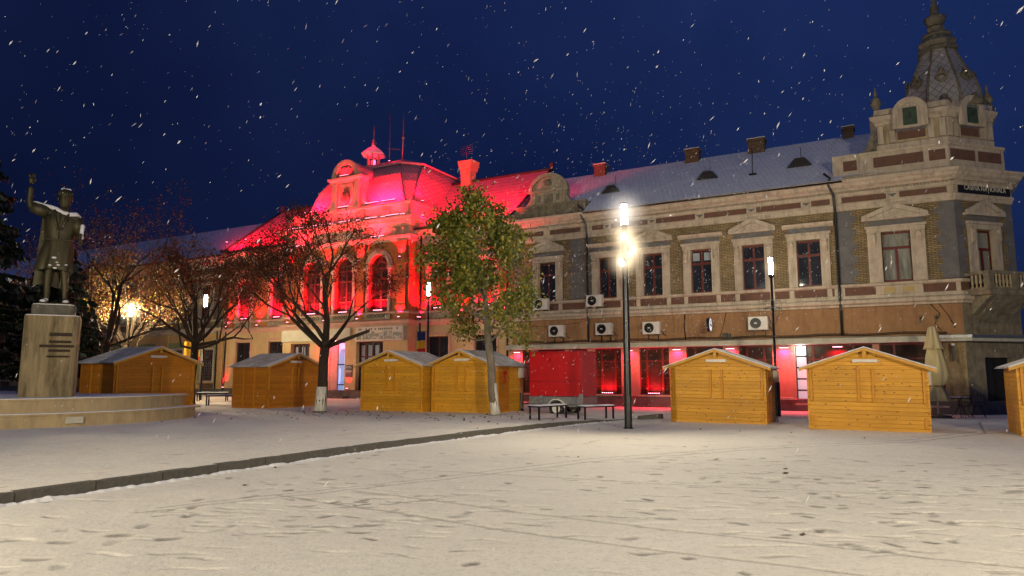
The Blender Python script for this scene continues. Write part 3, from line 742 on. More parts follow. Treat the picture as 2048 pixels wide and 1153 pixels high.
# snow-covered eave edge with scalloped tile ends
mb=MB(); x=e0
while x<e1: mb.box(x,x+.17,-.46,-.38,10.065,10.125+random.uniform(0,.02)); x+=.2
mb.build('eave_tile_row',dark_tile,CB,SH)
mb=MB(); mb.tube([(e0+.05,-.5,10.04),(e1,-.5,10.04)],.07,8)
mb.build('gutter',metal_dark,CB,SH)
for xg in (-3.98,-15.90):
    mb=MB(); mb.tube([(xg+(-.35),-.5,10.5),(xg-.1,-.48,10.25),(xg-.2,-.5,10.0),(xg-.02,-.22,9.5),(xg,-.12,8.9),(xg,-.12,5.6),(xg,-.22,5.3),(xg,-.2,4.9),(xg,-.1,4.4),(xg,-.1,3.3)],.055,8); mb.build('downpipe',pole_metal,CB,SH)
def rz(y): return 10.12+(y+.42)*(RZ-10.12)/(RY+.42)
for x_,y_ in ((-9.98,2.35),(-5.53,2.35),(-15.2,2.2)):
    z_=rz(y_-.55); mb=MB()
    # eyelid dormer: sloping hood over dark louvres
    mb.add([(x_-.62,y_-.55,z_),(x_+.62,y_-.55,z_),(x_+.22,y_-.5,z_+.5),(x_-.22,y_-.5,z_+.5),(x_-.2,y_+.45,z_+.66),(x_+.2,y_+.45,z_+.66),(x_+.66,y_+.2,z_+.45),(x_-.66,y_+.2,z_+.45)],[(0,3,4,7),(1,6,5,2),(2,5,4,3)])
    d_=mb.build('roof_dormer',snow_roof,CB,SH)
    mb=MB(); mb.poly([(x_-.58,y_-.54,z_+.03),(x_+.58,y_-.54,z_+.03),(x_+.2,y_-.49,z_+.48),(x_-.2,y_-.49,z_+.48)])
    for k in range(4): mb.box(x_-.5+k*.1,x_+.5-k*.1,y_-.60,y_-.52,z_+.06+k*.1,z_+.09+k*.1)
    mb.build('louvre',dark_tile,d_,SH)
    mb=MB(); mb.tube([(x_,y_+.3,z_+.5),(x_,y_+.3,z_+1.25)],.015,4); mb.build('rod',metal_dark,d_,SH)
for x_,y_,w_,h_ in ((-11.44,5.0,.75,.5),(-7.95,5.0,.85,.52),(-17.03,5.0,.7,.45),(-3.45,5.2,.5,.45)):
    mb=MB(); mb.box(x_-w_/2,x_+w_/2,y_-.3,y_+.3,13.2,RZ+h_-.15); mb.box(x_-w_/2-.06,x_+w_/2+.06,y_-.36,y_+.36,RZ+h_-.15,RZ+h_-.02)
    for k in range(3): mb.box(x_-w_/2+.05+k*w_/3,x_-w_/2+w_/3-.03+k*w_/3,y_-.2,y_+.2,RZ+h_-.02,RZ+h_+.08)
    ch=mb.build('chimney',chim_brick,CB,SH)
    mb=MB(); mb.box(x_-w_/2-.05,x_+w_/2+.05,y_-.35,y_+.35,RZ+h_-.018,RZ+h_+.02); mb.build('snow_cap',snow,ch,SH)
mb=MB(); mb.tube([(-7.7,1.6,rz(1.6)-.1),(-7.66,1.6,12.85)],.025,5); mb.tube([(-7.85,1.55,rz(1.6)+.03),(-7.5,1.55,rz(1.6)+.03)],.05,6); mb.build('roof_antenna',metal_dark,CB,SH)
# balcony on the chamfer
mb=MB(); 
mb.box(.25,2.95,-1.05,.0,4.78,4.98); mb.box(.2,3.0,-1.12,.0,4.98,5.06)
mb.prism([(0.,4.0),(-.95,4.78),(0,4.78)],'x',.45,.75); mb.prism([(0.,4.0),(-.95,4.78),(0,4.78)],'x',2.45,2.75)
mb.prism([(0,3.7),(-.2,4.0),(-.98,4.78),(0,4.78)],'x',.76,2.44)
bal=mb.build('balcony',stone_dark,CB,SH,CH)
mb=MB()
def rail(mb,a,b,z0,z1):
    n=max(2,int((Vector(b)-Vector(a)).length/.17))
    for k in range(1,n):
        x_=a[0]+(b[0]-a[0])*k/n; y_=a[1]+(b[1]-a[1])*k/n
        mb.lathe(x_,y_,[(.05,z0),(.05,z0+.06),(.025,z0+.1),(.055,z0+.24),(.03,z0+.4),(.05,z1-.05),(.05,z1)],8)
rail(mb,(.3,-1.0),(1.6,-1.0),5.06,5.6); rail(mb,(1.6,-1.0),(2.9,-1.0),5.06,5.6); rail(mb,(.3,-.1),(.3,-1.0),5.06,5.6); rail(mb,(2.9,-.1),(2.9,-1.0),5.06,5.6)
mb.build('balustrade',mat('baluster_stone',(.46,.38,.22),(.3,.24,.14),5,.85,.3,20),bal,SH,CH)
mb=MB(); mb.box(.2,3.0,-1.1,-.9,5.6,5.72); mb.box(.2,.4,-.9,0,5.6,5.72); mb.box(2.8,3.0,-.9,0,5.6,5.72)
for x_ in (.3,1.6,2.9): mb.box(x_-.12,x_+.12,-1.12,-.88,5.06,5.6)
mb.build('handrail',stone_dark,bal,SH,CH)
# turret
TC=(.50,2.10)
mb=MB(); dp=[(-2.1,.18),(.45,.18),(2.2,1.93),(2.2,4.3),(-2.1,4.3)]
mb.prism(dp,'z',10.5,12.7)
tw=mb.build('turret',mat('turret_stone',(.50,.41,.26),(.30,.24,.15),2.2,.9,.4,14,grime=.7),CB,SH)
mb=MB(); pth=[(-2.1,4.3),(-2.1,.18),(.45,.18),(2.2,1.93),(2.2,4.3)]
mb.mold(pth,[(0,11.36),(.08,11.36),(.08,11.6),(0,11.65)])
mb.mold(pth,[(0,12.45),(.10,12.5),(.12,12.6),(.26,12.72),(.30,12.86),(0,12.95)])
mb.mold(pth,[(-.15,12.95),(.12,12.95),(.10,13.2),(-.15,13.3)])
mb.build('turret_cornice',white_trim,tw,SH)
mb=MB()
for x_ in (-2.0,-1.55,-.1,.32): mb.box(x_-.11,x_+.11,.08,.19,11.65,12.45)
mb.build('turret_pilaster',white_trim,tw,SH)
CH2=Matrix.Translation((.45,.18,0))@Matrix.Rotation(R(45),4,'Z')
mb=MB()
for x_ in (.14,.55,2.0,2.36): mb.box(x_-.11,x_+.11,-.10,.01,11.65,12.45)
mb.build('turret_pilaster',white_trim,tw,SH,CH2)
mb=MB(); mb.box(-1.35,-.3,.15,.19,11.75,12.35); mb.build('turret_panel',brown_panel,tw,SH)
mb=MB(); mb.box(.8,1.75,-.03,.01,11.75,12.35); mb.build('turret_panel',brown_panel,tw,SH,CH2)
def dormer_round(c_,xf):
    mb=MB(); r=.56; z0=12.10; zc=12.78
    arc=[(c_-r,z0)]+[(c_-r*math.cos(PI*i/16),zc+r*math.sin(PI*i/16)) for i in range(17)]+[(c_+r,z0)]
    mb.prism(arc,'y',-.22,1.4)
    d_=mb.build('turret_dormer',tower_slate,tw,SH,xf)
    mb=MB()
    for i in range(16):
        a0,a1=PI*i/16,PI*(i+1)/16
        q=[(c_-(r+.09)*math.cos(a0),zc+(r+.09)*math.sin(a0)),(c_-(r+.09)*math.cos(a1),zc+(r+.09)*math.sin(a1)),(c_-(r-.17)*math.cos(a1),zc+(r-.17)*math.sin(a1)),(c_-(r-.17)*math.cos(a0),zc+(r-.17)*math.sin(a0))]
        mb.prism(q,'y',-.36,-.2)
    for s_ in (-1,1): mb.box(c_+s_*(r-.04)-.13,c_+s_*(r-.04)+.13,-.36,-.2,z0,zc)
    mb.prism([(c_-r+.1,z0)]+[(c_-(r-.1)*math.cos(PI*i/12),zc+(r-.1)*math.sin(PI*i/12)) for i in range(13)]+[(c_+r-.1,z0)],'y',-.28,-.22)
    mb.build('dormer_arch',white_trim,d_,SH,xf)
    mb=MB(); mb.box(c_-.26,c_+.26,-.33,-.28,12.22,12.98); mb.build('shutter',mat('green_shutter',(.05,.09,.06),(.03,.05,.035),5,.7,.2),d_,SH,xf)
    mb=MB(); mb.box(c_-.04,c_+.04,-.345,-.33,12.5,12.75); mb.build('shutter_slot',dark_tile,d_,SH,xf)
dormer_round(-.85,Matrix.Identity(4)); dormer_round(1.15,CH2)
mb=MB(); ro=R(22.5)
mb.lathe(*TC,[(1.8,12.9),(1.75,13.1),(1.52,13.15),(1.54,13.6),(1.46,14.1),(1.24,14.7),(.96,15.3),(.76,15.8),(.68,16.1)],8,0,False,ro)
mb.build('turret_dome',tower_slate,tw,SH)
mb=MB(); mb.lathe(*TC,[(.68,16.05),(.84,16.1),(.82,16.23),(.72,16.3),(.80,16.52),(.62,16.75),(.55,16.85)],8,0,False,ro)
mb.lathe(*TC,[(.55,16.84),(.62,16.9),(.56,17.0),(.33,17.08),(.38,17.3),(.24,17.42)],8,0,False,ro)
mb.lathe(*TC,[(.24,17.4),(.40,17.56),(.46,17.8),(.24,17.92),(.17,18.05),(.2,18.3),(.11,18.45),(.10,18.9),(.05,19.2),(.045,20.3),(.0,20.5)],10)
mb.build('spire',mat('spire_lead',(.20,.18,.13),(.10,.09,.065),4,.6,.4,20,grime=.5),tw,SH)
mb=MB()
for k in range(8):
    a=ro+k*PI/4; mb.tube([(TC[0]+r*math.cos(a),TC[1]+r*math.sin(a),z) for r,z in [(1.54,13.15),(1.56,13.6),(1.48,14.1),(1.26,14.7),(.98,15.3),(.78,15.8),(.70,16.1)]],.05,5)
for k in range(8):     # small ornamental oculus dormers round the dome
    a=k*PI/4; cx,cy=TC[0]+1.24*math.cos(a),TC[1]+1.24*math.sin(a)
    M_=Matrix.Translation((cx,cy,14.5))@Matrix.Rotation(a+PI/2,4,'Z')
    for i in range(10):
        a0,a1=2*PI*i/10,2*PI*(i+1)/10
        q=[Vector((.24*math.cos(a0),-.12,.24*math.sin(a0))),Vector((.24*math.cos(a1),-.12,.24*math.sin(a1))),Vector((.15*math.cos(a1),-.12,.15*math.sin(a1))),Vector((.15*math.cos(a0),-.12,.15*math.sin(a0)))]
        q2=[p+Vector((0,.3,0)) for p in q]; mb.add([M_@p for p in q+q2],[(0,1,2,3),(0,4,5,1),(3,2,6,7)])
    p=M_@Vector((0,-.05,.33)); mb.lathe(p.x,p.y,[(.08,p.z-.1),(.1,p.z),(.03,p.z+.1),(.04,p.z+.16),(0,p.z+.2)],6)
    # scrolled foot
    p=Vector((TC[0]+1.6*math.cos(a),TC[1]+1.6*math.sin(a),13.25)); mb.lathe(p.x,p.y,[(.3,p.z-.2),(.34,p.z-.05),(.2,p.z+.12),(.12,p.z+.16),(.14,p.z+.28),(0,p.z+.38)],8)
mb.build('dome_ornament',mat('lead_ornament',(.22,.19,.13),(.10,.085,.06),5,.7,.5,20,grime=.5),tw,SH)
mb=MB()
for (x_,y_) in ((-2.1,.3),(-2.1,4.1),(2.15,4.0),(2.2,2.2)):
    mb.lathe(x_,y_,[(.22,12.9),(.26,13.0),(.12,13.1),(.1,13.3),(.22,13.55),(.18,13.75),(.06,13.9),(.07,14.05),(.02,14.3),(0,14.35)],10)
for x_ in (-2.6,-2.3): mb.prism([(x_-.3,11.36),(x_+.3,11.36),(x_+.3,12.3),(x_+.15,12.0),(x_,11.6)],'y',.3,.7)
mb.build('finial',stone_dark,tw,SH)
# red LED spots of the shop front
def led_bar(root,sh,x,z,y=-.16,L=.7,up=True,power=30,m=None,n=6,name='light_bar'):
    mb=MB(); mb.box(x-L/2,x+L/2,y-.03,y+.03,z-.02,z+.02)
    o_=mb.build(name,metal_dark,root,sh)
    mb=MB()
    for k in range(n):
        cx=x-L/2+L*(k+.5)/n; zz=z+.035 if up else z-.035
        mb.lathe(cx,y,[(.0,zz-.014),(.03,zz-.008),(.035,zz+.004),(.02,zz+.014),(.0,zz+.018)],8)
    mb.build('led',m or pink_em,o_,sh)
    light(o_,'AREA',(x-sh[0],y,z+(.06 if up else -.06)),power,RED,rot=(R(180-8) if up else R(8),0,0),size=L,size_y=.05,spread=R(140))
    return o_
for x_ in (-14.90,-12.48): led_bar(CB,SH,x_,.66,-.1,.62,True,50)
for x_,p_ in ((-20.1,50),(-13.7,70),(-11.28,90),(-8.75,60),(-6.4,150),(-4.2,60)): led_bar(CB,SH,x_,2.84,-.16,.38,False,p_)
mb=MB(); mb.lathe(-19.25,-.12,[(.0,.70),(.05,.70),(.06,.78),(.0,.8)],8); fo=mb.build('floodlight',pink_em,CB,SH); light(fo,'SPOT',(-19.25-SH[0],-.12,.86),60,RED,rot=(R(180),0,0),size=.04,spot=R(70))
mb=MB(); mb.lathe(-5.72,-.1,[(.0,2.72),(.07,2.72),(.07,2.86),(.0,2.88)],8); fo=mb.build('door_lamp',emis('white_spot',(1,1,1),25),CB,SH); light(fo,'POINT',(-5.72-SH[0],-.2,2.66),14,(.9,.95,1.),size=.06)
# ================================================================== MIDDLE: town hall washed in red light
TX=-32.15
TB=thing('town_hall','ornate town hall washed in red floodlight, with domed roof and three tall arched windows','building',(*tow(TX,0),0),TH)
SH=(TX,0,0)
X0,X1=-44.15,-20.42; RX0,RX1=-37.35,-27.05; NY=-.8
ww=[-42.1,-38.85,-25.45,-22.2]
mb=MB()
uo=[(c-.65,c+.65,5.4,8.15) for c in ww]
lo=[(c-.72,c+.72,2.2,3.85) for c in ww]
wall_open(mb,X0,RX0+.02,4.6,9.9,uo[:2]); wall_open(mb,RX1-.02,X1,4.6,9.9,uo[2:])
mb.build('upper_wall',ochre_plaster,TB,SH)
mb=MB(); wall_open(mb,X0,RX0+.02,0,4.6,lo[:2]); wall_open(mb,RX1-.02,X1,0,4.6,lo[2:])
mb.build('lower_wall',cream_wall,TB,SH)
# risalit: arched windows
AC=[-34.85,-32.15,-29.35]; AW=.74; ZS=8.15
mb=MB(); wall_open(mb,RX0,RX1,4.6,9.75,[(c-AW,c+AW,5.4,ZS+AW) for c in AC],y=NY,depth=.4)
for c in AC:   # spandrels above the arch springing
    n=12
    for sgn in (-1,1):
        arc=[(c+sgn*AW*math.cos(PI/2*i/n),NY,ZS+AW*math.sin(PI/2*i/n)) for i in range(n+1)]
        for i in range(n): mb.poly([arc[i],arc[i+1],(c+sgn*AW,NY,ZS+AW)])
        for i in range(n): mb.poly([arc[i],arc[i+1],(arc[i+1][0],NY+.4,arc[i+1][2]),(arc[i][0],NY+.4,arc[i][2])])
mb.poly([(RX1,NY,4.6),(RX1,.02,4.6),(RX1,.02,9.75),(RX1,NY,9.75)]); mb.poly([(RX0,NY,4.6),(RX0,.02,4.6),(RX0,.02,9.75),(RX0,NY,9.75)])
mb.build('upper_wall',ochre_plaster,TB,SH)
mb=MB(); go=[(-36.6,-34.9,.3,3.6),(-34.05,-31.9,.3,3.65),(-31.0,-28.9,.3,3.6)]
wall_open(mb,RX0,RX1,0,4.6,go,y=NY,depth=.5)
mb.poly([(RX1,NY,0),(RX1,.02,0),(RX1,.02,4.6),(RX1,NY,4.6)]); mb.poly([(RX0,NY,0),(RX0,.02,0),(RX0,.02,4.6),(RX0,NY,4.6)])
mb.build('lower_wall',cream_wall,TB,SH)
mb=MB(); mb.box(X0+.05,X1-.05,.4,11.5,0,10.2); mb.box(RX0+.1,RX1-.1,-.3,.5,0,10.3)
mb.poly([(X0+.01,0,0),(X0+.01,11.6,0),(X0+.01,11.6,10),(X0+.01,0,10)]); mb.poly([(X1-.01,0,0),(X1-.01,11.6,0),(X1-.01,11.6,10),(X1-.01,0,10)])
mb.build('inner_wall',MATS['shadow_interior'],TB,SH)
TP=[(X0,0),(RX0,0),(RX0,NY),(RX1,NY),(RX1,0),(X1,0)]
mb=MB(); mb.mold(TP,[(0,0),(.10,0),(.10,.60),(.05,.66),(0,.66)]); mb.build('socle',socle,TB,SH)
mb=MB()
mb.mold(TP,[(0,4.50),(.06,4.50),(.10,4.6),(.20,4.70),(.22,4.82),(0,4.90)])
mb.mold(TP,[(0,5.22),(.09,5.24),(.13,5.34),(0,5.40)])
mb.build('string_course',redlit_trim,TB,SH)
# wing eaves
for a,b in ((X0,RX0),(RX1,X1)):
    mb=MB(); mb.mold([(a,0),(b,0)],[(0,8.95),(.05,8.95),(.08,9.12),(0,9.14)])
    mb.mold([(a,0),(b,0)],[(0,9.80),(.10,9.82),(.16,9.95),(.34,10.05),(.42,10.2),(.44,10.34),(0,10.36)])
    mb.build('cornice',redlit_trim,TB,SH)
    mb=MB(); mb.mold([(a,0),(b,0)],[(0,9.35),(.03,9.35),(.03,9.78),(0,9.78)]); mb.build('frieze',grey_wall if False else redlit_trim,TB,SH)
    mb=MB(); mb.tube([(a+.05,-.5,10.32),(b-.05,-.5,10.32)],.07,8); mb.build('gutter',metal_dark,TB,SH)
# risalit entablature
mb=MB(); RP=[(RX0,.1),(RX0,NY),(RX1,NY),(RX1,.1)]; RPL=[(RX0,1.5),(RX0,NY),(RX1,NY),(RX1,3.2)]
mb.mold(RP,[(0,9.62),(.06,9.64),(.10,9.78),(.22,9.86),(.24,9.96),(0,10.0)])
mb.mold(RPL,[(0,10.50),(.16,10.52),(.20,10.64),(.42,10.76),(.46,10.9),(.58,10.96),(.60,11.06),(0,11.14)])
mb.mold(RPL,[(-.3,10.0),(.0,10.0),(.0,10.52),(-.3,10.52)])
mb.build('cornice',redlit_trim,TB,SH)
mb=MB()
for c in (-36.95,-36.3,-33.75,-33.2,-31.05,-30.5,-28.1,-27.45):   # scrolled brackets of the frieze
    mb.box(c-.12,c+.12,NY-.16,NY,10.02,10.5); mb.lathe(c,NY-.14,[(0,10.3),(.14,10.33),(.14,10.45),(0,10.48)],8); mb.box(c-.07,c+.07,NY-.22,NY-.1,10.0,10.14)
mb.build('bracket',redlit_trim,TB,SH)
mb=MB()
x=RX0
while x<RX1: mb.box(x,x+.07,NY-.13,NY,10.505,10.56); x+=.16
mb.build('dentil_band',redlit_trim,TB,SH)
# arched windows with mouldings
for i,c in enumerate(AC):
    mb=MB(); y=NY+.25
    mb.box(c-AW,c-AW+.09,y,y+.08,5.42,ZS); mb.box(c+AW-.09,c+AW,y,y+.08,5.42,ZS); mb.box(c-AW+.09,c+AW-.09,y,y+.08,5.42,5.5)
    for z_ in (6.15,7.45,8.12): mb.box(c-AW+.09,c+AW-.09,y-.01,y+.07,z_-.04,z_+.04)
    mb.box(c-.05,c+.05,y-.015,y+.065,5.5,8.08)
    n=14
    for r0,r1 in ((AW-.09,AW),(.34,.40)):
        for k in range(n):
            a0,a1=PI*k/n,PI*(k+1)/n
            mb.prism([(c-r1*math.cos(a0),ZS+r1*math.sin(a0)),(c-r1*math.cos(a1),ZS+r1*math.sin(a1)),(c-r0*math.cos(a1),ZS+r0*math.sin(a1)),(c-r0*math.cos(a0),ZS+r0*math.sin(a0))],'y',y,y+.07)
    for a in (PI/4,PI/2,3*PI/4): mb.tube([(c-.38*math.cos(a),y+.03,ZS+.38*math.sin(a)),(c-(AW-.05)*math.cos(a),y+.03,ZS+(AW-.05)*math.sin(a))],.03,4)
    wo=mb.build('arched_window',red_frame,TB,SH)
    mb=MB(); mb.poly([(c-AW,y+.04,5.42),(c+AW,y+.04,5.42)]+[(c+AW*math.cos(PI*k/16),y+.04,ZS+AW*math.sin(PI*k/16)) for k in range(17)]); mb.build('pane',glass('arch_glass_%d'%i,(.03,.018,.02),.07,(.06,.03,.035)),wo,SH)
    mb=MB()
    for k in range(n):
        a0,a1=PI*k/n,PI*(k+1)/n
        for r0,r1,dd in ((AW+.02,AW+.20,.13),(AW+.20,AW+.34,.08)):
            mb.prism([(c-r1*math.cos(a0),ZS+r1*math.sin(a0)),(c-r1*math.cos(a1),ZS+r1*math.sin(a1)),(c-r0*math.cos(a1),ZS+r0*math.sin(a1)),(c-r0*math.cos(a0),ZS+r0*math.sin(a0))],'y',NY-dd,NY+.01)
    for s_ in (-1,1):
        mb.box(c+s_*(AW+.11)-.09,c+s_*(AW+.11)+.09,NY-.10,NY,5.4,ZS-.02); mb.box(c+s_*(AW+.18)-.20,c+s_*(AW+.18)+.20,NY-.16,NY,ZS-.18,ZS+.02)
    mb.prism([(c-.10,ZS+AW),(c+.10,ZS+AW),(c+.15,ZS+AW+.42),(c-.15,ZS+AW+.42)],'y',NY-.2,NY)
    mb.build('surround',redlit_trim,wo,SH)
    mb=MB(); mb.box(c-AW-.25,c+AW+.25,NY-.10,NY,4.92,5.38); 
    b_=mb.build('sill_panel',mat('sill_panel_stone',(.34,.27,.2),(.24,.19,.14),3,.85,.3,25) if i==0 else MATS['sill_panel_stone'],wo,SH)
    mb=MB()
    for k in range(5):   # strapwork relief rings
        cx=c-.62+k*.31
        for j in range(8):
            a0,a1=2*PI*j/8,2*PI*(j+1)/8; ro_,ri=.13,.08
            mb.prism([(cx+ro_*math.cos(a0),5.15+ro_*math.sin(a0)),(cx+ro_*math.cos(a1),5.15+ro_*math.sin(a1)),(cx+ri*math.cos(a1),5.15+ri*math.sin(a1)),(cx+ri*math.cos(a0),5.15+ri*math.sin(a0))],'y',NY-.135,NY-.095)
    mb.build('relief',grey_wall,b_,SH)
# rectangular wing windows
for c in ww:
    wo=window(TB,SH,c,5.42,8.15,1.3,surr=True,ped='flat',trim=redlit_trim,outer=.22,top=.30,y=.10,pane=glass('wing_glass',(.05,.02,.025),.07,(.09,.03,.035)) if c==ww[0] else MATS['wing_glass'])
    mb=MB(); mb.box(c-.85,c+.85,-.09,0,4.92,5.20); 
    for k in range(4): mb.box(c-.62+k*.34,c-.42+k*.34,-.115,-.088,4.98,5.16)
    mb.build('sill_panel',MATS['sill_panel_stone'],wo,SH)
MATS['arch_glass_0'] if False else None
for c in ww:
    wo=window(TB,SH,c,2.2,3.85,1.44,surr=False,trim=redlit_trim,y=.14,transom=0,mull=1)
    mb=MB()
    for k in range(7): mb.tube([(c-.6+k*.2,.03,2.22),(c-.6+k*.2,.03,3.83)],.012,4)
    for k in range(6):
        for j in range(5): 
            cx,cz=c-.5+k*.2,2.4+j*.3; mb.tube([(cx-.09,.03,cz),(cx,.03,cz+.13),(cx+.09,.03,cz),(cx,.03,cz-.13),(cx-.09,.03,cz)],.009,4)
    mb.build('grille',metal_dark,wo,SH)
    mb=MB(); mb.box(c-.86,c-.74,-.05,0,2.1,3.95); mb.box(c+.74,c+.86,-.05,0,2.1,3.95); mb.box(c-.86,c+.86,-.06,0,3.95,4.1); mb.box(c-.9,c+.9,-.12,0,2.0,2.1)
    mb.build('surround',redlit_trim,wo,SH)
# pilasters on the risalit
mb=MB()
for c in (-36.7,-33.5,-30.75,-27.55):
    mb.box(c-.30,c+.30,NY-.10,NY,5.4,9.6); mb.box(c-.38,c+.38,NY-.15,NY,8.2,8.5); mb.box(c-.36,c+.36,NY-.14,NY,5.4,5.7); mb.box(c-.36,c+.36,NY-.16,NY,9.4,9.62)
mb.build('pilaster',ochre_plaster,TB,SH)
# entrance, shop-like ground-floor windows, banner boards, plaques
mb=MB(); mb.box(-34.0,-32.75,NY+.3,NY+.36,.3,3.62); mb.box(-32.78,-32.70,NY+.2,NY+.4,.3,3.62)
mb.box(-33.4,-33.36,NY+.27,NY+.3,.3,3.6); mb.box(-33.95,-32.8,NY+.26,NY+.29,1.2,1.25)
mb.build('door_leaf',mat('pale_door_leaf',(.6,.34,.32),(.5,.28,.26)),TB,SH)
mb=MB()
for (a,b,c_,d_) in ((-32.66,-31.95,.32,.95),(-32.66,-31.95,1.02,2.2),(-32.66,-31.95,2.27,3.58)): mb.box(a,b,NY+.3,NY+.34,c_,d_)
do=mb.build('lit_door',blue_em,TB,SH)
mb=MB()
for k in range(5):
    o_=.09*k
    pts=[(-32.58+o_*.9,NY+.28,.35),(-32.58+o_*.9,NY+.28,.9),(-32.40+o_*.9,NY+.28,1.25),(-32.40+o_*.9,NY+.28,1.9),(-32.58+o_*.9,NY+.28,2.2),(-32.58+o_*.9,NY+.28,2.9),(-32.45+o_*.9,NY+.28,3.2)]
    mb.tube([p for p in pts if p[0]<-31.95],.014,4)
mb.box(-32.7,-31.92,NY+.26,NY+.38,.95,1.02); mb.box(-32.7,-31.92,NY+.26,NY+.38,2.2,2.27); mb.box(-31.95,-31.9,NY+.2,NY+.4,.3,3.62)
mb.build('door_tracery',metal_dark,do,SH)
for j,(a,b) in enumerate(((-36.6,-34.9),(-31.0,-28.9))):
    mb=MB(); y=NY+.3
    cs=[a+(b-a)*k/4 for k in range(5)]
    for c_ in cs: mb.box(c_-.04,c_+.04,y,y+.07,.3,3.6)
    for z_ in (.34,1.4,2.7,3.56): mb.box(a,b,y-.005,y+.06,z_-.04,z_+.04)
    wo=mb.build('window',red_frame,TB,SH)
    mb=MB(); mb.poly([(a,y+.05,.3),(b,y+.05,.3),(b,y+.05,3.6),(a,y+.05,3.6)]); mb.build('pane',dark_glass,wo,SH)
    mb=MB(); 
    for k in range(3): mb.box(a+.15+k*.55,a+.42+k*.55,y+.02,y+.045,.8,3.4)
    mb.build('blue_curtain',mat('pale_blue_curtain',(.34,.40,.50),(.15,.16,.2),9,.8,.1,40,stretch=(3,3,.2)) if j==0 else MATS['pale_blue_curtain'],wo,SH)  # pale blue strips hung at the pane
mb=MB(); mb.box(-37.3,-31.4,NY-.16,NY-.02,3.72,4.46); mb.build('blank_banner',mat('cream_banner',(.62,.55,.42),(.52,.46,.35)),TB,SH)
mb=MB(); mb.box(-30.95,-27.3,NY-.16,NY-.02,3.62,4.48); bo=mb.build('photo_banner',mat('pink_banner',(.66,.52,.46),(.55,.44,.40)),TB,SH)
def photo_mat(name,cols,sc):
    m,nt,b=nodes(name); v=N(nt,'ShaderNodeTexVoronoi',Scale=sc); nt.links.new(coords(nt),v.inputs['Vector'])
    nt.links.new(ramp(nt,v.outputs['Color'],[(i/(len(cols)-1),c) for i,c in enumerate(cols)]).outputs[0],b.inputs['Base Color']); MATS[name]=m; return m
pm=photo_mat('printed_photo',[(.05,.04,.05),(.25,.14,.10),(.10,.12,.14),(.5,.42,.38),(.2,.05,.05)],7)
mb=MB()
for k in range(5): mb.box(-30.85+k*.70,-30.2+k*.70,NY-.175,NY-.155,3.72,4.12+.1*(k%2))
mb.build('banner_photo',pm,bo,SH)
mb=MB(); random.seed(5)
for k in range(22):
    cx=-30.7+k*.14
    if random.random()<.75: mb.box(cx,cx+.07,NY-.172,NY-.158,4.28,4.40); 
mb.build('banner_lettering',letter_dark,bo,SH)
mb=MB(); mb.box(-31.75,-31.25,NY-.06,NY-.0,1.85,2.2); mb.box(-31.75,-31.25,NY-.06,NY-.0,1.45,1.78); mb.box(-34.75,-34.3,NY-.06,NY,1.85,2.15)
pl=mb.build('plaque',mat('slate_plaque',(.10,.10,.12),(.07,.07,.08),4,.4,.1),TB,SH)
mb=MB()
for r_ in range(5):
    z_=2.10-r_*.075-(.09 if r_>1 else 0)
    x_=-31.70
    while x_<-31.34: l_=random.uniform(.03,.09); mb.box(x_,x_+l_,NY-.068,NY-.058,z_-.018,z_+.018); x_+=l_+.025
mb.build('plaque_lettering',mat('pale_letters',(.5,.48,.46),bmp=0),pl,SH)
mb=MB(); mb.box(-34.6,-31.3,NY-.9,NY-.0,.0,.14); mb.box(-34.4,-31.5,NY-.55,NY+.5,.14,.29); mb.build('entrance_step',socle,TB,SH)
mb=MB(); mb.tube([(-34.2,NY-.5,.25),(-34.2,NY-.5,1.1),(-32.9,NY-.5,1.1)],.02,5); mb.build('railing',metal_dark,TB,SH)
for xg in (RX1+.35,X1-.3,X0+.3):
    mb=MB(); mb.tube([(xg,-.12,10.0),(xg,-.12,.5)],.055,8); mb.build('downpipe',pole_metal,TB,SH)
# attic over the risalit
mb=MB(); ATP=[(RX0,1.6),(RX0,NY),(RX1,NY),(RX1,3.4)]
mb.mold(ATP,[(-.35,11.1),(-.02,11.1),(-.02,11.26),(-.08,11.28),(-.08,11.86),(-.02,11.9),(.06,11.98),(.06,12.08),(-.35,12.12)])
mb.build('attic',redlit_trim,TB,SH)
mb=MB()
for c in (-37.0,-35.15,-33.2,-30.95,-28.95,-27.45): mb.box(c-.28,c+.28,NY-.01,NY+.1,11.26,11.92)
mb.build('attic_pier',redlit_trim,TB,SH)
mb=MB()
for c in (-37.0,-35.15,-33.2,-30.95,-28.95,-27.45): mb.box(c-.14,c+.14,NY-.03,NY,11.36,11.82)
mb.build('attic_niche',mat('niche_stone',(.40,.30,.25),bmp=.1),TB,SH)
# domed mansard
def rect_oct(x0,x1,y0,y1,ch,z): return [(x0+ch,y0,z),(x1-ch,y0,z),(x1,y0+ch,z),(x1,y1-ch,z),(x1-ch,y1,z),(x0+ch,y1,z),(x0,y1-ch,z),(x0,y0+ch,z)]
lv=[]
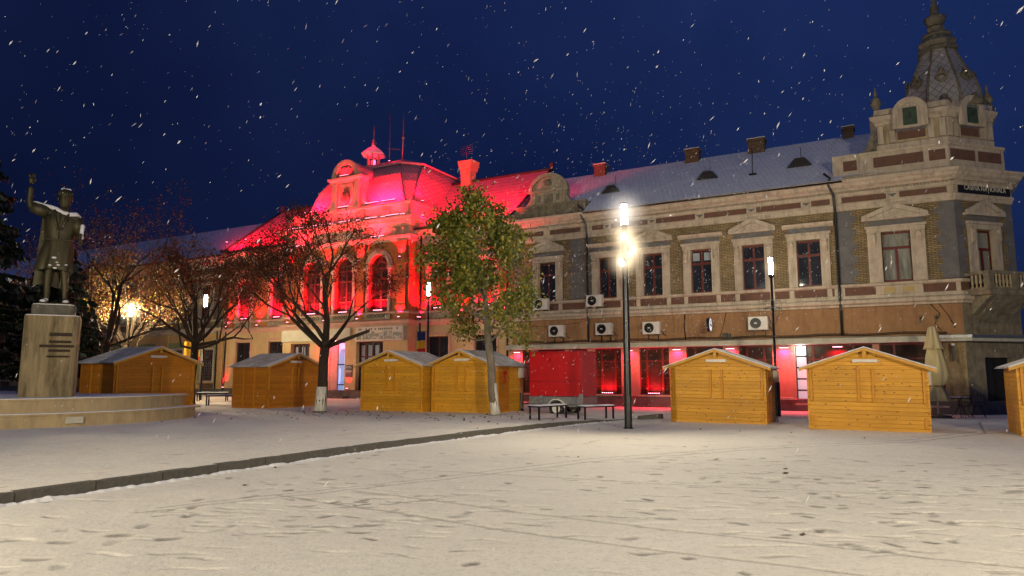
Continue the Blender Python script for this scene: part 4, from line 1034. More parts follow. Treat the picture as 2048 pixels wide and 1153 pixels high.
# rows: z, inset from base rectangle (bulging profile), chamfer
for z_,ins,ch in ((12.05,-.02,.30),(12.5,.02,.42),(13.1,.10,.56),(13.7,.26,.70),(14.3,.55,.84),(14.8,.92,.96),(15.15,1.30,1.05)):
    lv.append(rect_oct(-36.2+ins*.9,-27.55-ins*.55,NY+.55+ins,8.4-ins,ch,z_))
def loft(rows,m=0,cap=True):
    n=len(rows[0]); mb=MB(); vs=[p for r_ in rows for p in r_]; fs=[]
    for i in range(len(rows)-1):
        for k in range(n): fs.append((i*n+k,i*n+(k+1)%n,(i+1)*n+(k+1)%n,(i+1)*n+k))
    if cap: fs.append(tuple(range((len(rows)-1)*n,len(rows)*n)))
    mb.add(vs,fs,m); return mb
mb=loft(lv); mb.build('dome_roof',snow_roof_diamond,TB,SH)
top=rect_oct(-36.2+1.30*.9-.12,-27.55-1.30*.55+.12,NY+.55+1.30-.12,8.4-1.30+.12,1.08,15.13)
ap=rect_oct(-33.4,-30.4,2.8,4.2,.3,16.15)
t2=[(p[0],p[1],15.28) for p in top]
mb=loft([top,t2,ap]); mb.build('dome_cap',roof_mat('snowy_sheet_cap',(.62,.28,.34),(.10,.05,.05),3.,1.1,.6),TB,SH)  # cap snow painted pink to follow the red lighting
mb=MB()
for k in (1,2,0,7): mb.tube([r_[k] for r_ in lv],.05,5)
mb.build('dome_rib',metal_grey,TB,SH)
# aedicule dormer
DC=-32.15; DY=NY-.02
mb=MB(); mb.box(DC-1.05,DC+1.05,DY+.0,DY+2.2,12.0,14.0); db=mb.build('dormer',redlit_trim,TB,SH)
mb=MB()
for s_ in (-1,1):
    mb.box(DC+s_*.92-.20,DC+s_*.92+.20,DY-.16,DY,12.1,13.85); mb.box(DC+s_*.92-.25,DC+s_*.92+.25,DY-.2,DY,12.0,12.3)
    mb.prism([(DC+s_*1.06,12.0),(DC+s_*2.0,12.0),(DC+s_*1.75,12.25),(DC+s_*1.35,12.6),(DC+s_*1.15,13.3),(DC+s_*1.06,13.4)],'y',DY+.05,DY+.4)
mb.mold([(DC-1.1,DY+.6),(DC-1.1,DY),(DC+1.1,DY),(DC+1.1,DY+.6)],[(-.05,13.82),(.14,13.84),(.18,13.96),(.30,14.02),(.32,14.14),(-.05,14.16)])
n=16; r0,r1=.80,1.14
for k in range(n):
    a0,a1=PI*k/n,PI*(k+1)/n
    mb.prism([(DC-r1*math.cos(a0),14.16+r1*math.sin(a0)),(DC-r1*math.cos(a1),14.16+r1*math.sin(a1)),(DC-r0*math.cos(a1),14.16+r0*math.sin(a1)),(DC-r0*math.cos(a0),14.16+r0*math.sin(a0))],'y',DY-.22,DY+.1)
for (a,b,c_,d_) in ((-.62,-.48,12.3,13.7),(.48,.62,12.3,13.7),(-.62,.62,13.6,13.74),(-.62,.62,12.2,12.32)): mb.box(DC+a,DC+b,DY-.09,DY+.0,c_,d_)
mb.build('dormer_trim',redlit_trim,db,SH)
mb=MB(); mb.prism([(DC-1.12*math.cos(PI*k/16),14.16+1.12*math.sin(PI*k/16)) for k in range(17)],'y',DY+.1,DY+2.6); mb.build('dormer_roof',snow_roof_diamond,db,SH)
mb=MB(); mb.prism([(DC-.82*math.cos(PI*k/16),14.16+.82*math.sin(PI*k/16)) for k in range(17)],'y',DY-.1,DY+.1)
mb.build('tympanum',grey_wall,db,SH)
mb=MB(); mb.tube([(DC-.3,DY-.14,14.72),(DC-.1,DY-.16,14.82),(DC+.12,DY-.14,14.70),(DC+.3,DY-.16,14.82),(DC+.34,DY-.14,14.68)],.055,6); mb.lathe(DC-.3,DY-.14,[(0,14.62),(.1,14.68),(.1,14.76),(0,14.8)],8)
# coat of arms: shield under a crown
mb.prism([(DC-.26,13.0),(DC+.26,13.0),(DC+.30,12.8),(DC+.2,12.5),(DC,12.34),(DC-.2,12.5),(DC-.30,12.8)],'y',DY-.13,DY)
for k in range(5): mb.prism([(DC-.24+k*.1,13.02),(DC-.16+k*.1,13.02),(DC-.20+k*.1,13.22)],'y',DY-.15,DY-.02)
mb.prism([(DC-.13,13.05),(DC+.13,13.05),(DC+.1,13.45),(DC-.1,13.45)],'y',DY-.12,DY)
for k in range(3):
    for j in range(3): mb.box(DC-.2+k*.15,DC-.12+k*.15,DY-.155,DY-.13,12.6+j*.13,12.67+j*.13)
mb.build('coat_of_arms',grey_wall,db,SH)
# wing roofs
def hip(name,x0,x1,lefthip,righthip):
    mb=MB(); ry,rzz=5.0,14.5; e=-.45; ez=10.34
    L_=(x0+(5.3 if lefthip else 0)); R_=x1-(0 if not righthip else 5.)
    mb.add([(x0,e,ez),(x1,e,ez),(R_,ry,rzz),(L_,ry,rzz),(x0,10.5,ez),(x1,10.5,ez)],[(0,1,2,3),(3,2,5,4),(0,3,4),(1,5,2)])
    return mb.build(name,snow_roof_redlit,TB,SH)
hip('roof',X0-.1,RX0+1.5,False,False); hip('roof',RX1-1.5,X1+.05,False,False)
mb=MB()
for (a,b) in ((X0-.1,-35.0),(-29.,X1+.05)):
    mb.tube([(a,5.0,14.56),(b,5.0,14.56)],.10,6)
    for s_ in ([a] if a<-40 else [b]): mb.prism([(s_-.12,14.4),(s_+.12,14.4),(s_+.12,15.0),(s_-.12,14.85)],'y',4.9,5.1); mb.tube([(s_,-.45,10.4),(s_,5.0,14.56)],.08,6)
mb.build('ridge_tile_row',dark_tile,TB,SH)
mb=MB(); mb.box(-27.0,-26.3,4.6,5.4,13.6,15.3); mb.prism([(-27.05,15.3),(-26.25,15.3),(-26.05,15.95),(-27.2,15.95)],'y',4.5,5.5)
ch=mb.build('chimney',cream_wall,TB,SH)
mb=MB(); mb.tube([(-26.8,5,15.9),(-26.8,5,17.2)],.02,4)
for k in range(5): mb.tube([(-27.3,5,16.5+k*.15),(-26.3,5,16.55+k*.15)],.012,4)
mb.build('roof_antenna',metal_grey,ch,SH)
# lantern turret and masts on the dome
LX,LY=-33.2,2.9
mb=MB(); 
for k in range(6):
    a=k*PI/3; mb.tube([(LX+.42*math.cos(a),LY+.42*math.sin(a),15.9),(LX+.42*math.cos(a),LY+.42*math.sin(a),16.9)],.06,6)
mb.lathe(LX,LY,[(.55,15.8),(.6,16.0),(.5,16.05)],6,0,False)
la=mb.build('roof_lantern',redlit_trim,TB,SH)
mb=MB(); mb.lathe(LX,LY,[(.88,16.82),(.9,16.9),(.45,17.3),(.16,17.5),(.1,17.6)],6,0,False); mb.build('lantern_roof',snow,la,SH)
mb=MB(); mb.lathe(LX,LY,[(.1,17.55),(.2,17.65),(.08,17.75),(.16,17.9),(.06,18.05),(.05,18.3),(.02,19.0),(0,19.1)],8); mb.build('lantern_finial',metal_grey,la,SH)
mb=MB(); mb.lathe(LX,LY,[(0,16.2),(.15,16.2),(.15,16.5),(0,16.5)],8); le=mb.build('lantern_lamp',red_em,la,SH)
light(le,'POINT',(LX-TX,LY,16.45),160,RED,size=.12); light(le,'POINT',(LX-TX,LY-.85,17.75),70,RED,size=.1)
mb=MB(); mb.tube([(-30.9,3.2,16.),(-30.85,3.2,18.2),(-30.85,3.2,19.8)],[.06,.05,.03],6); mb.lathe(-30.85,3.2,[(0,17.7),(.1,17.75),(.1,17.95),(0,18.)],6)
mb.tube([(-32.1,3.3,16.),(-32.1,3.3,20.)],.022,5); mb.tube([(-32.2,3.3,17.3),(-31.2,3.3,17.1)],.02,4)
for k in range(4): mb.tube([(-32.1+(.25*k),3.0,17.25-.05*k),(-32.1+.25*k,3.6,17.25-.05*k)],.012,4)
mb.build('roof_mast',metal_grey,TB,SH)

def flood(x,y,z,power,size=.05,spot=60,tilt=0,side=0,bar=0,up=True):
    """small LED floodlight fixed to the building, shining up (tilt leans it back towards the wall)"""
    mb=MB(); L=bar or .16
    mb.box(x-L/2,x+L/2,y-.06,y+.06,z-.05,z+.01)
    o_=mb.build('floodlight',metal_dark,TB,SH)
    mb=MB(); mb.box(x-L/2+.02,x+L/2-.02,y-.035,y+.035,z+.013,z+.035); mb.build('led',pink_em,o_,SH)
    if bar: light(o_,'AREA',(x-TX,y,z+.07),power,RED,rot=(R(180)-tilt,0,0),size=bar,size_y=.06,spread=R(150))
    else: light(o_,'SPOT',(x-TX,y,z+.08),power,RED,rot=(R(180)-tilt,side,0),size=size,spot=R(spot),blend=.6)
    return o_
T=R(8)
for c in (-36.7,-33.5,-30.75,-27.55):
    flood(c,NY-.30,4.98,1300,spot=78,tilt=R(4)); flood(c,NY-.32,8.58,700,spot=90,tilt=R(4))
for c in AC: flood(c,NY-.05,5.47,300,bar=.7,tilt=R(-6))
for c in ww: flood(c,-.08,5.50,380,bar=.6,tilt=R(-4))
for c in (-40.5,-43.6,-26.6,-23.8,-20.9): flood(c,-.30,4.98,900,spot=78,tilt=R(4))
flood(RX1+.45,-.45,4.98,900,spot=70,tilt=0)
for c in (-36.1,-34.2,-32.1,-29.9,-28.2): flood(c,NY-.28,11.20,150,bar=1.0,tilt=R(-10))
for c in (-37.0,-35.15,-33.2,-30.95,-28.95,-27.45): flood(c,NY-.25,11.18,14,bar=.35,tilt=R(-10))
flood(RX1+.28,.8,11.2,120,bar=.5); flood(-33.9,2.2,15.75,260,spot=120,tilt=R(-60)); flood(-30.4,1.2,15.55,260,spot=150,tilt=R(30))
for c,p_ in ((-35.1,420),(-29.9,480),(-28.6,420)): flood(c,NY-.20,12.18,p_,bar=1.1,tilt=R(35))
flood(-26.9,.2,12.2,1100,spot=130,tilt=R(20),side=R(0)); flood(-26.6,2.6,12.4,2600,spot=140,side=R(-35)); 
flood(DC,DY-.3,12.16,140,bar=.9,tilt=R(0)); flood(DC,DY-.3,14.22,70,bar=.7,tilt=R(0))
for c in (-43.2,-41.2,-39.2,-38.,-26.,-24.2,-22.6,-21.2): flood(c,-.95,10.95,1500,spot=140,tilt=R(62))
for c in (-43.7,-40.4,-37.9): flood(c,-.25,.70,130,spot=60,tilt=T)
flood(-31.5,NY-.2,.75,150,spot=60,tilt=T); flood(-28.3,NY-.2,.75,150,spot=60,tilt=T); flood(-26.3,-.3,.75,200,spot=70,tilt=T); flood(-23.6,-.3,.75,200,spot=70,tilt=T)
flood(-35.8,NY-.3,9.98,110,bar=1.,tilt=0); flood(-29.3,NY-.3,9.98,110,bar=1.,tilt=0)
# lights over the doorway, washing the door leaf
for c,p_ in ((-33.4,90),(-32.7,30)):
    mb=MB(); mb.box(c-.2,c+.2,NY-.25,NY-.17,3.66,3.71); o_=mb.build('door_light',pink_em,TB,SH); light(o_,'AREA',(c-TX,NY-.21,3.62),p_,RED,rot=(R(15),0,0),size=.4,size_y=.06)

# ================================================================== LEFT: long old house
LXC=-62.
LB=thing('old_house','long two-storey old house with peach walls and a plain snowy roof behind the trees','building',(*tow(LXC,0),0),TH)
SH=(LXC,0,0); X0,X1=-96.,-44.2
gw=[(-45.8,1.17,3.42,1.25),(-49.3,1.17,3.42,1.25),(-52.9,1.17,3.42,1.25),(-56.4,1.17,3.42,1.25),(-65.3,1.17,3.42,1.25),(-69.4,1.15,3.45,1.25),(-73.7,1.15,3.45,1.25),(-78.,1.15,3.45,1.25)]
uw=[-46.3-3.62*k for k in range(10)]
mb=MB(); wall_open(mb,X0,-63.2,0,4.7,[(c-w_/2,c+w_/2,a,b) for c,a,b,w_ in gw[4:]]); wall_open(mb,-58.3,X1,0,4.7,[(c-w_/2,c+w_/2,a,b) for c,a,b,w_ in gw[:4]])
mb.build('lower_wall',peach_wall,LB,SH)
mb=MB(); wall_open(mb,-63.2,-58.3,0,4.7,[(-61.5,-59.4,.0,3.0)],depth=.5)
n=12
for s_ in (-1,1):
    c=-60.45; r=1.05
    pass
mb.build('gate_wall',yellow_wall,LB,SH)
mb=MB(); c=-60.45; r=1.05
mb.prism([(c-r,.05),(c+r,.05)]+[(c+r*math.cos(PI*k/14),2.9+r*.95*math.sin(PI*k/14)) for k in range(15)],'y',-.06,.3)
gd=mb.build('arched_gate',door_orange,LB,SH)
mb=MB()
for k in range(14):
    a0,a1=PI*k/14,PI*(k+1)/14
    mb.prism([(c-(r+.22)*math.cos(a0),2.9+(r+.2)*.95*math.sin(a0)),(c-(r+.22)*math.cos(a1),2.9+(r+.2)*.95*math.sin(a1)),(c-r*math.cos(a1),2.9+r*.95*math.sin(a1)),(c-r*math.cos(a0),2.9+r*.95*math.sin(a0))],'y',-.14,-.01)
for s_ in (-1,1): mb.box(c+s_*(r+.11)-.11,c+s_*(r+.11)+.11,-.14,-.01,.05,2.9)
mb.build('gate_surround',mat('orange_surround',(.5,.14,.03),(.4,.1,.02)),gd,SH)
mb=MB(); mb.box(c-.02,c+.02,-.09,-.05,.1,3.8); mb.box(c-r,c+r,-.10,-.05,2.8,2.95)
for s_ in (-.52,.52):
    for z_ in (.4,1.6): mb.box(c+s_-.35,c+s_+.35,-.085,-.05,z_,z_+.95)
mb.build('gate_panel',door_orange,gd,SH)
mb=MB(); wall_open(mb,X0,X1,4.7,9.4,[(c-.6,c+.6,5.7,8.1) for c in uw]); mb.build('upper_wall',grey_wall,LB,SH)
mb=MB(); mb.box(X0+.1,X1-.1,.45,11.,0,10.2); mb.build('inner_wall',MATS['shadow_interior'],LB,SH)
mb=MB()
mb.mold([(X0,0),(X1,0)],[(0,4.55),(.08,4.58),(.12,4.72),(.25,4.8),(.26,4.95),(0,5.0)])
mb.mold([(X0,0),(X1,0)],[(0,5.45),(.08,5.46),(.14,5.56),(0,5.62)])
mb.mold([(X0,0),(X1,0)],[(0,8.75),(.05,8.75),(.1,8.92),(0,8.95)])
mb.mold([(X0,0),(X1,0)],[(0,9.4),(.12,9.4),(.16,9.6),(.4,9.8),(.46,10.05),(.55,10.2),(0,10.3)])
mb.build('cornice',white_trim,LB,SH)
mb=MB(); mb.mold([(X0,0),(X1,0)],[(0,0),(.08,0),(.08,.55),(0,.6)]); mb.build('socle',socle,LB,SH)
mb=MB()   # rusticated joints of the ground floor
for z_ in [.95+.38*k for k in range(10)]:
    for a,b in ((-44.85,-44.25),(-48.4,-46.9),(-51.9,-50.4),(-55.4,-53.9),(-58.2,-57.5),(-64.2,-63.3),(-68.4,-66.4),(-72.7,-70.5),(-77.,-74.8)): mb.box(a,b,-.045,.0,z_-.165,z_+.165)
mb.build('rustication',peach_wall,LB,SH)
for i,(c,a,b,w_) in enumerate(gw):
    wo=window(LB,SH,c,a,b,w_,y=.14,surr=False,transom=.7)
    mb=MB()
    for s_ in (-1,1): mb.box(c+s_*(w_/2+.06)-.06,c+s_*(w_/2+.06)+.06,-.07,.02,a-.06,b+.12)
    mb.box(c-w_/2-.13,c+w_/2+.13,-.08,.01,b,b+.13); mb.box(c-w_/2-.2,c+w_/2+.2,-.14,.01,a-.12,a)
    mb.build('surround',white_trim,wo,SH)
    mb=MB(); mb.box(c-w_/2-.42,c-w_/2-.13,-.04,0,a-.3,b+.55); mb.box(c+w_/2+.13,c+w_/2+.42,-.04,0,a-.3,b+.55); mb.box(c-w_/2-.13,c+w_/2+.13,-.038,0,b+.14,b+.55)
    mb.build('green_panel',green_trim,wo,SH)
    mb=MB(); mb.box(c-w_/2-.1,c+w_/2+.1,-.04,0,.62,.98); mb.build('brick_panel',chim_brick,wo,SH)
    if i in (0,1,5,6):
        mb=MB()
        for k in range(6): 
            x_=c-w_/2+.1+k*(w_-.2)/5; mb.tube([(x_,.02,a),(x_,.02,b)],.012,4)
        for j in range(6):
            for k in range(5):
                cx,cz=c-w_/2+.21+k*(w_-.2)/5,a+.2+j*.38; mb.tube([(cx-.1,.02,cz),(cx,.02,cz+.17),(cx+.1,.02,cz),(cx,.02,cz-.17),(cx-.1,.02,cz)],.01,4)
        mb.build('grille',metal_grey,wo,SH)
for c in uw: window(LB,SH,c,5.7,8.1,1.2,surr=True,ped='flat',outer=.26,top=.3)
mb=MB(); mb.add([(X0,-.55,10.22),(X1+.02,-.55,10.22),(X1+.02,5.2,13.9),(X0,5.2,13.9),(X0,11,10.2),(X1,11,10.2)],[(0,1,2,3),(3,2,5,4),(1,5,2)])
mb.build('roof',snow_roof,LB,SH)
mb=MB(); mb.tube([(X0,-.62,10.15),(X1,-.62,10.15)],.07,8); mb.build('gutter',metal_dark,LB,SH)
mb=MB(); mb.tube([(X1-.55,-.12,9.5),(X1-.55,-.12,.6)],.055,8); mb.build('downpipe',pole_metal,LB,SH)
# ================================================================== market huts
def make_hut(label,fl,ang,w=3.2,depth=2.2,eave=1.86,peak=2.40,z=.14,m=None,box_right=False,door=False,bow=False,snowlip=.03,flip=False,tilt=0):
    """origin: front left corner on the ground; front runs along +x"""
    t=thing('market_hut',label,'hut',(fl[0],fl[1],z),ang,'wooden market huts on the square'); t.rotation_euler[1]=tilt
    m=m or hut_wood; c=w/2
    mb=MB(); mb.prism([(0,0),(w,0),(w,eave),(c,peak-.07),(0,eave)],'y',0,depth); mb.build('wall',m,t)
    # loose front hatch, boards and battens
    mb=MB(); mb.box(.16,w-.16,-.022,-.002,.84,1.80); h=mb.build('hatch',m,t)
    mb=MB()
    for x_ in (c-.22,c+.16): mb.box(x_,x_+.055,-.085,-.024,.82,1.80)
    mb.build('batten',batten,h)
    for x_ in (.07,w-.14):
        mb=MB(); mb.box(x_,x_+.06,-.05,-.002,.80,1.84); mb.box(x_,x_+.06,-.05,-.002,.12,.42); 
        mb.lathe(x_+.03,-.055,[(0,.80),(.02,.81),(.02,.84),(0,.85)],6)
        mb.build('hinge_post',batten,t)
    mb=MB(); mb.box(-.012,.045,-.012,.05,0,eave-.02); mb.box(w-.045,w+.012,-.012,.05,0,eave-.02); mb.box(-.012,.045,depth-.05,depth+.012,0,eave-.02); mb.box(w-.045,w+.012,depth-.05,depth+.012,0,eave-.02)
    mb.build('corner_boards',m,t)
    # roof: two sheets with verge boards and a thin skin of snow
    sl=math.atan2(peak-eave,c); oh=.20; of=.26
    for s_ in (-1,1):
        x0=c; xe=c+s_*(c+oh); ze=peak-(c+oh)*math.tan(sl)
        mb=MB(); th=.035
        ny=26; nx=2; vs=[];
        P=[(x0,peak),(xe,ze)]
        mb.add([(x0,-of,peak),(xe,-of,ze),(xe,depth+.2,ze),(x0,depth+.2,peak),(x0,-of,peak+th),(xe,-of,ze+th),(xe,depth+.2,ze+th),(x0,depth+.2,peak+th)],
               [(0,1,2,3),(4,5,6,7),(0,1,5,4),(1,2,6,5),(2,3,7,6)])
        for k in range(1,8):   # sheet seams
            y_=-of+(depth+.2+of)*k/8
            mb.add([(x0,y_-.012,peak+th),(xe,y_-.012,ze+th),(xe,y_+.012,ze+th),(x0,y_+.012,peak+th),(x0,y_,peak+th+.02),(xe,y_,ze+th+.02)],[(0,1,5,4),(3,4,5,2)])
        rf=mb.build('roof',hut_roof_mat,t)
        mb=MB(); vb=.065
        mb.add([(x0,-of-.02,peak-vb),(xe,-of-.02,ze-vb),(xe,-of-.02,ze+.012),(x0,-of-.02,peak+.012),(x0,-of+.012,peak-vb),(xe,-of+.012,ze-vb),(xe,-of+.012,ze+.012),(x0,-of+.012,peak+.012)],[(0,1,2,3),(4,5,6,7),(0,1,5,4),(2,3,7,6),(1,2,6,5)])
        mb.build('verge_board',verge,rf)
        mb=MB()   # uneven lip of snow along verge and eave
        n=30; pv=None
        for k in range(n+1):
            f=k/n; x_=x0+(xe-x0)*f; z_=peak+(ze-peak)*f+th; hh=snowlip*(.5+.6*abs(noise.noise(Vector((x_*3+fl[0],1,0)))))
            cur=[(x_,-of-.03,z_-.01),(x_,-of-.02,z_+hh),(x_,-of+.14,z_+hh*.8),(x_,-of+.3,z_+.001)]
            if pv: mb.add(pv+cur,[(0,1,5,4),(1,2,6,5),(2,3,7,6)],0,True)
            pv=cur
        mb.build('snow_edge',snow,rf)
    mb=MB(); mb.box(c-.05,c+.05,-.24,-.2,peak-.22,peak-.04); mb.build('ridge_block',verge,t)
    mb=MB(); mb.cbox((c,-.05,peak-.36),(.66,.07,.09)); mb.tube([(c+.33,-.05,peak-.36),(c+.40,-.05,peak-.36)],.012,6); mb.build('tube_light',tube_mat,t)
    if door:
        mb=MB(); mb.box(w+.002,w+.022,.35,1.15,.06,1.78); d=mb.build('side_door',hut_wood_dark,t)
        mb=MB(); mb.tube([(w+.02,.45,.95),(w+.07,.45,.95),(w+.07,.53,.95)],.012,6); mb.build('handle',metal_grey,d)
        if bow:
            mb=MB()
            for (dy,dz) in ((-.12,.08),(.12,.08)): mb.lathe(0,0,[(0,0),(.001,0)],3) if False else mb.tube([(w+.03,.78,1.5),(w+.05,.78+dy*.6,1.5+dz),(w+.05,.78+dy,1.5),(w+.04,.78+dy*.5,1.46),(w+.03,.78,1.5)],[.015,.035,.03,.02,.015],6)
            mb.tube([(w+.03,.78,1.5),(w+.04,.70,1.3),(w+.03,.74,1.12)],[.02,.03,.02],5); mb.tube([(w+.03,.78,1.5),(w+.04,.84,1.3),(w+.03,.88,1.16)],[.02,.03,.02],5)
            b_=mb.build('red_bow',mat('red_ribbon',(.45,.01,.01),(.3,.01,.01),5,.4,.1),d)
    if box_right:
        mb=MB(); y0=depth-.42; mb.box(w+.013,w+.16,y0,y0+.40,eave-.52,eave-.12); mb.build('meter_box',white_plastic,t)
        mb=MB(); mb.tube([(w+.08,y0+.1,eave-.52),(w+.07,y0+.1,1.0),(w+.12,y0+.05,.6),(w+.06,y0+.1,.3),(w+.1,y0,.02)],.014,5); mb.tube([(w+.08,y0+.2,eave-.52),(w+.07,y0+.2,.9),(w+.1,y0+.25,.02)],.012,5); mb.build('cable',metal_grey,t)
    if flip:   # small trim on the left side wall of huts seen from the left
        mb=MB()
        for y_ in (.75,1.45): mb.box(-.03,-.002,y_,y_+.05,.05,eave-.05)
        mb.build('side_batten',batten,t)
    return t
make_hut('dark-fronted wooden hut nearest the statue plinth, its left side lit yellow',(-14.62,25.55),R(60),3.3,2.2,1.95,2.52,m=hut_wood_dark,flip=True,snowlip=.02)
make_hut('wooden hut behind the white-based bare tree, standing left of the lit doorway',(-10.58,30.06),R(60),3.1,2.2,m=hut_wood_dark,flip=True,snowlip=.02)
make_hut('dull brown hut pressed against the left side of the hut under the green tree',(-6.25,28.89),R(-29),3.13,2.2,snowlip=.02)
make_hut('hut under the green tree with a red ribbon bow on its side door',(-3.19,27.73),R(-29),2.86,2.35,door=True,bow=True,box_right=True,snowlip=.02)
make_hut('golden knotty-pine hut just right of the tall lamp mast',(5.50,24.20),R(-28),3.13,2.1,eave=1.90,peak=2.45,z=0,tilt=R(.6),door=True,box_right=True)
make_hut('golden hut with its hatch closed, left of the folded parasol',(8.88,20.97),R(-28),3.13,2.1,eave=1.84,peak=2.38,z=0,tilt=R(.6),box_right=True)
make_hut('orange hut cut off by the right edge of the picture',(13.28,18.30),R(-28),3.1,2.1,eave=1.84,z=0)

# ================================================================== lamps
def aim(src,dst):
    d=Vector(dst)-Vector(src); return d.to_track_quat('-Z','Y').to_euler()
mast_em=emis('mast_lantern_glass',(1.,.94,.84),260.)
head_em=emis('projector_lens',(1.,.88,.66),70.)
def make_mast(loc,label,targets,power=2600,rz=0,cone=125,group='tall lamp masts with three projectors'):
    t=thing('lamp_mast',label,'lamp post',loc,rz,group)
    mb=MB(); mb.lathe(0,0,[(.118,0),(.118,.02),(.112,1.2),(.095,5.1),(.088,6.15)],20); mb.lathe(0,0,[(.15,0),(.15,.03),(.12,.05)],20); mb.build('pole',pole_metal,t)
    mb=MB(); mb.box(-.045,.045,-.122,-.105,.55,.95); mb.build('service_hatch',metal_dark,t)
    mb=MB(); mb.lathe(0,0,[(.11,6.14),(.11,6.2),(.095,6.21),(.095,6.84),(.115,6.85),(.115,6.9),(0,6.93)],20); mb.build('lantern_frame',metal_dark,t)
    mb=MB(); mb.lathe(0,0,[(.101,6.215),(.101,6.835)],20); mb.build('lantern_glass',mast_em,t)
    inv=Matrix.Rotation(-rz,3,'Z')
    for (z_,off,tgt) in targets:
        ox,oy=off; p=Vector((ox,oy,z_)); wd=(Vector(tgt)-Vector(loc)-Vector((ox,oy,z_))); d=wd.normalized()
        q=d.to_track_quat('-Z','Y').to_matrix()
        mb=MB(); prof=[(.0,.26),(.07,.26),(.10,.20),(.11,.0),(.125,-.02),(.125,-.12)]
        seg=16; vs=[];fs=[]
        for r_,h_ in prof:
            for k in range(seg):
                a=2*PI*k/seg; vs.append(p+q@Vector((r_*math.cos(a),r_*math.sin(a),h_)))
        for i in range(len(prof)-1):
            for k in range(seg): fs.append((i*seg+k,i*seg+(k+1)%seg,(i+1)*seg+(k+1)%seg,(i+1)*seg+k))
        mb.add(vs,fs,0,True); mb.tube([(0,0,z_-.05),(ox*.7,oy*.7,z_-.05),tuple(p+q@Vector((0,0,.12)))],.025,6)
        ho=mb.build('projector',metal_dark,t)
        mb=MB(); vs=[p+q@Vector((.11*math.cos(2*PI*k/seg),.11*math.sin(2*PI*k/seg),-.08)) for k in range(seg)]; mb.add(vs,[tuple(range(seg))]); mb.build('lens',head_em,ho)
        sp=p+d*.16
        light(ho,'SPOT',tuple(sp),power,WARM,rot=d.to_track_quat('-Z','Y').to_euler(),size=.09,spot=R(cone),blend=.9)
    return t
MAST=(3.48,20.97,0)
make_mast(MAST,'tall dark lamp mast with lit lantern and three glaring projectors beside the kerb',
   [(5.80,(-.05,-.20),(1.,7.,0)),(5.40,(.14,-.18),(9.,11.,0)),(5.02,(-.08,-.20),(-6.,12.,0))],650)
make_mast((-12.5,-3.5,0),'lamp mast standing behind the viewer on the left of the square',[(5.8,(.1,.2),(-5,10,0)),(5.4,(-.1,.2),(-13,15,0)),(5.0,(.15,-.1),(-2,4,0))],4600,cone=108)
make_mast((9.,-5.,0),'lamp mast standing behind the viewer on the right of the square',[(5.8,(.1,.2),(10,18,3)),(5.4,(-.1,.2),(2,8,0)),(5.0,(.15,-.1),(16,28,3))],3800)
lamp_glass=emis('lantern_glass_lit',(1.,.90,.68),300.)
def make_lamp(loc,h,label,k=1.,sleeve=False,em=None):
    t=thing('street_lamp',label,'street lamp',loc,0,'slim street lamps with tube lanterns')
    mb=MB(); mb.lathe(0,0,[(.07,0),(.07,.4),(.055,.45),(.045,h-.82)],12)
    if sleeve: mb.lathe(0,0,[(.13,0),(.13,1.3),(.10,1.36)],14)
    mb.build('pole',pole_metal,t)
    mb=MB(); mb.lathe(0,0,[(.05,h-.86),(.10,h-.80),(.10,h-.70),(.0,h-.695)],14)
    for a in range(4): mb.tube([(.10*math.cos(a*PI/2+.6),.10*math.sin(a*PI/2+.6),h-.72),(.10*math.cos(a*PI/2+.6),.10*math.sin(a*PI/2+.6),h-.02)],.008,4)
    mb.lathe(0,0,[(.13,h-.03),(.13,h),(.0,h+.04)],14); mb.build('lantern_frame',metal_dark,t)
    mb=MB(); mb.lathe(0,0,[(.075,h-.69),(.075,h-.04)],14); mb.build('lantern_glass',em or lamp_glass,t)
    return t
make_lamp((10.30,27.15,0),6.26,'slim black street lamp between the two golden huts, a wire star hanging on it',sleeve=True)
make_lamp((-21.35,38.5,.14),5.40,'lit street lamp among the leaves left of the dark hut',em=emis('bright_lantern_glass',(1.,.80,.42),2600.))
make_lamp((-17.85,40.,.14),6.1,'distant street lamp with cool light right of the brown tree trunk',em=emis('warm_lantern_glass',(1.,.90,.66),700.))
make_lamp((-4.2,34.5,.14),6.1,'street lamp half hidden in the green tree crown, a flag hanging below it',em=emis('cool_lantern_glass',(.95,.97,1.),110.))
# wire Christmas ornament on the near slim lamp
t=thing('wire_ornament','bare wire star ornament fixed round the slim lamp pole','ornament',(10.30,27.15,4.2))
mb=MB()
for r_,z_ in ((.34,.30),(.36,.0)):
    pts=[(r_*math.cos(k*PI/3),r_*math.sin(k*PI/3),z_) for k in range(7)]; mb.tube(pts,.012,4)
for k in range(6):
    a=k*PI/3; mb.tube([(.34*math.cos(a),.34*math.sin(a),.30),(.36*math.cos(a),.36*math.sin(a),0),(.08*math.cos(a),.08*math.sin(a),-.62)],.010,4)
    mb.tube([(.05*math.cos(a),.05*math.sin(a),.1),(.36*math.cos(a),.36*math.sin(a),0)],.008,4)
mb.build('wire_frame',metal_grey,t)
mb=MB()
for k in range(12):
    a=k*PI/6; mb.cbox((.3*math.cos(a),.3*math.sin(a),.3*math.sin(k*2.1)*.6),(.03,.03,.03))
mb.build('bulb',white_plastic,t)

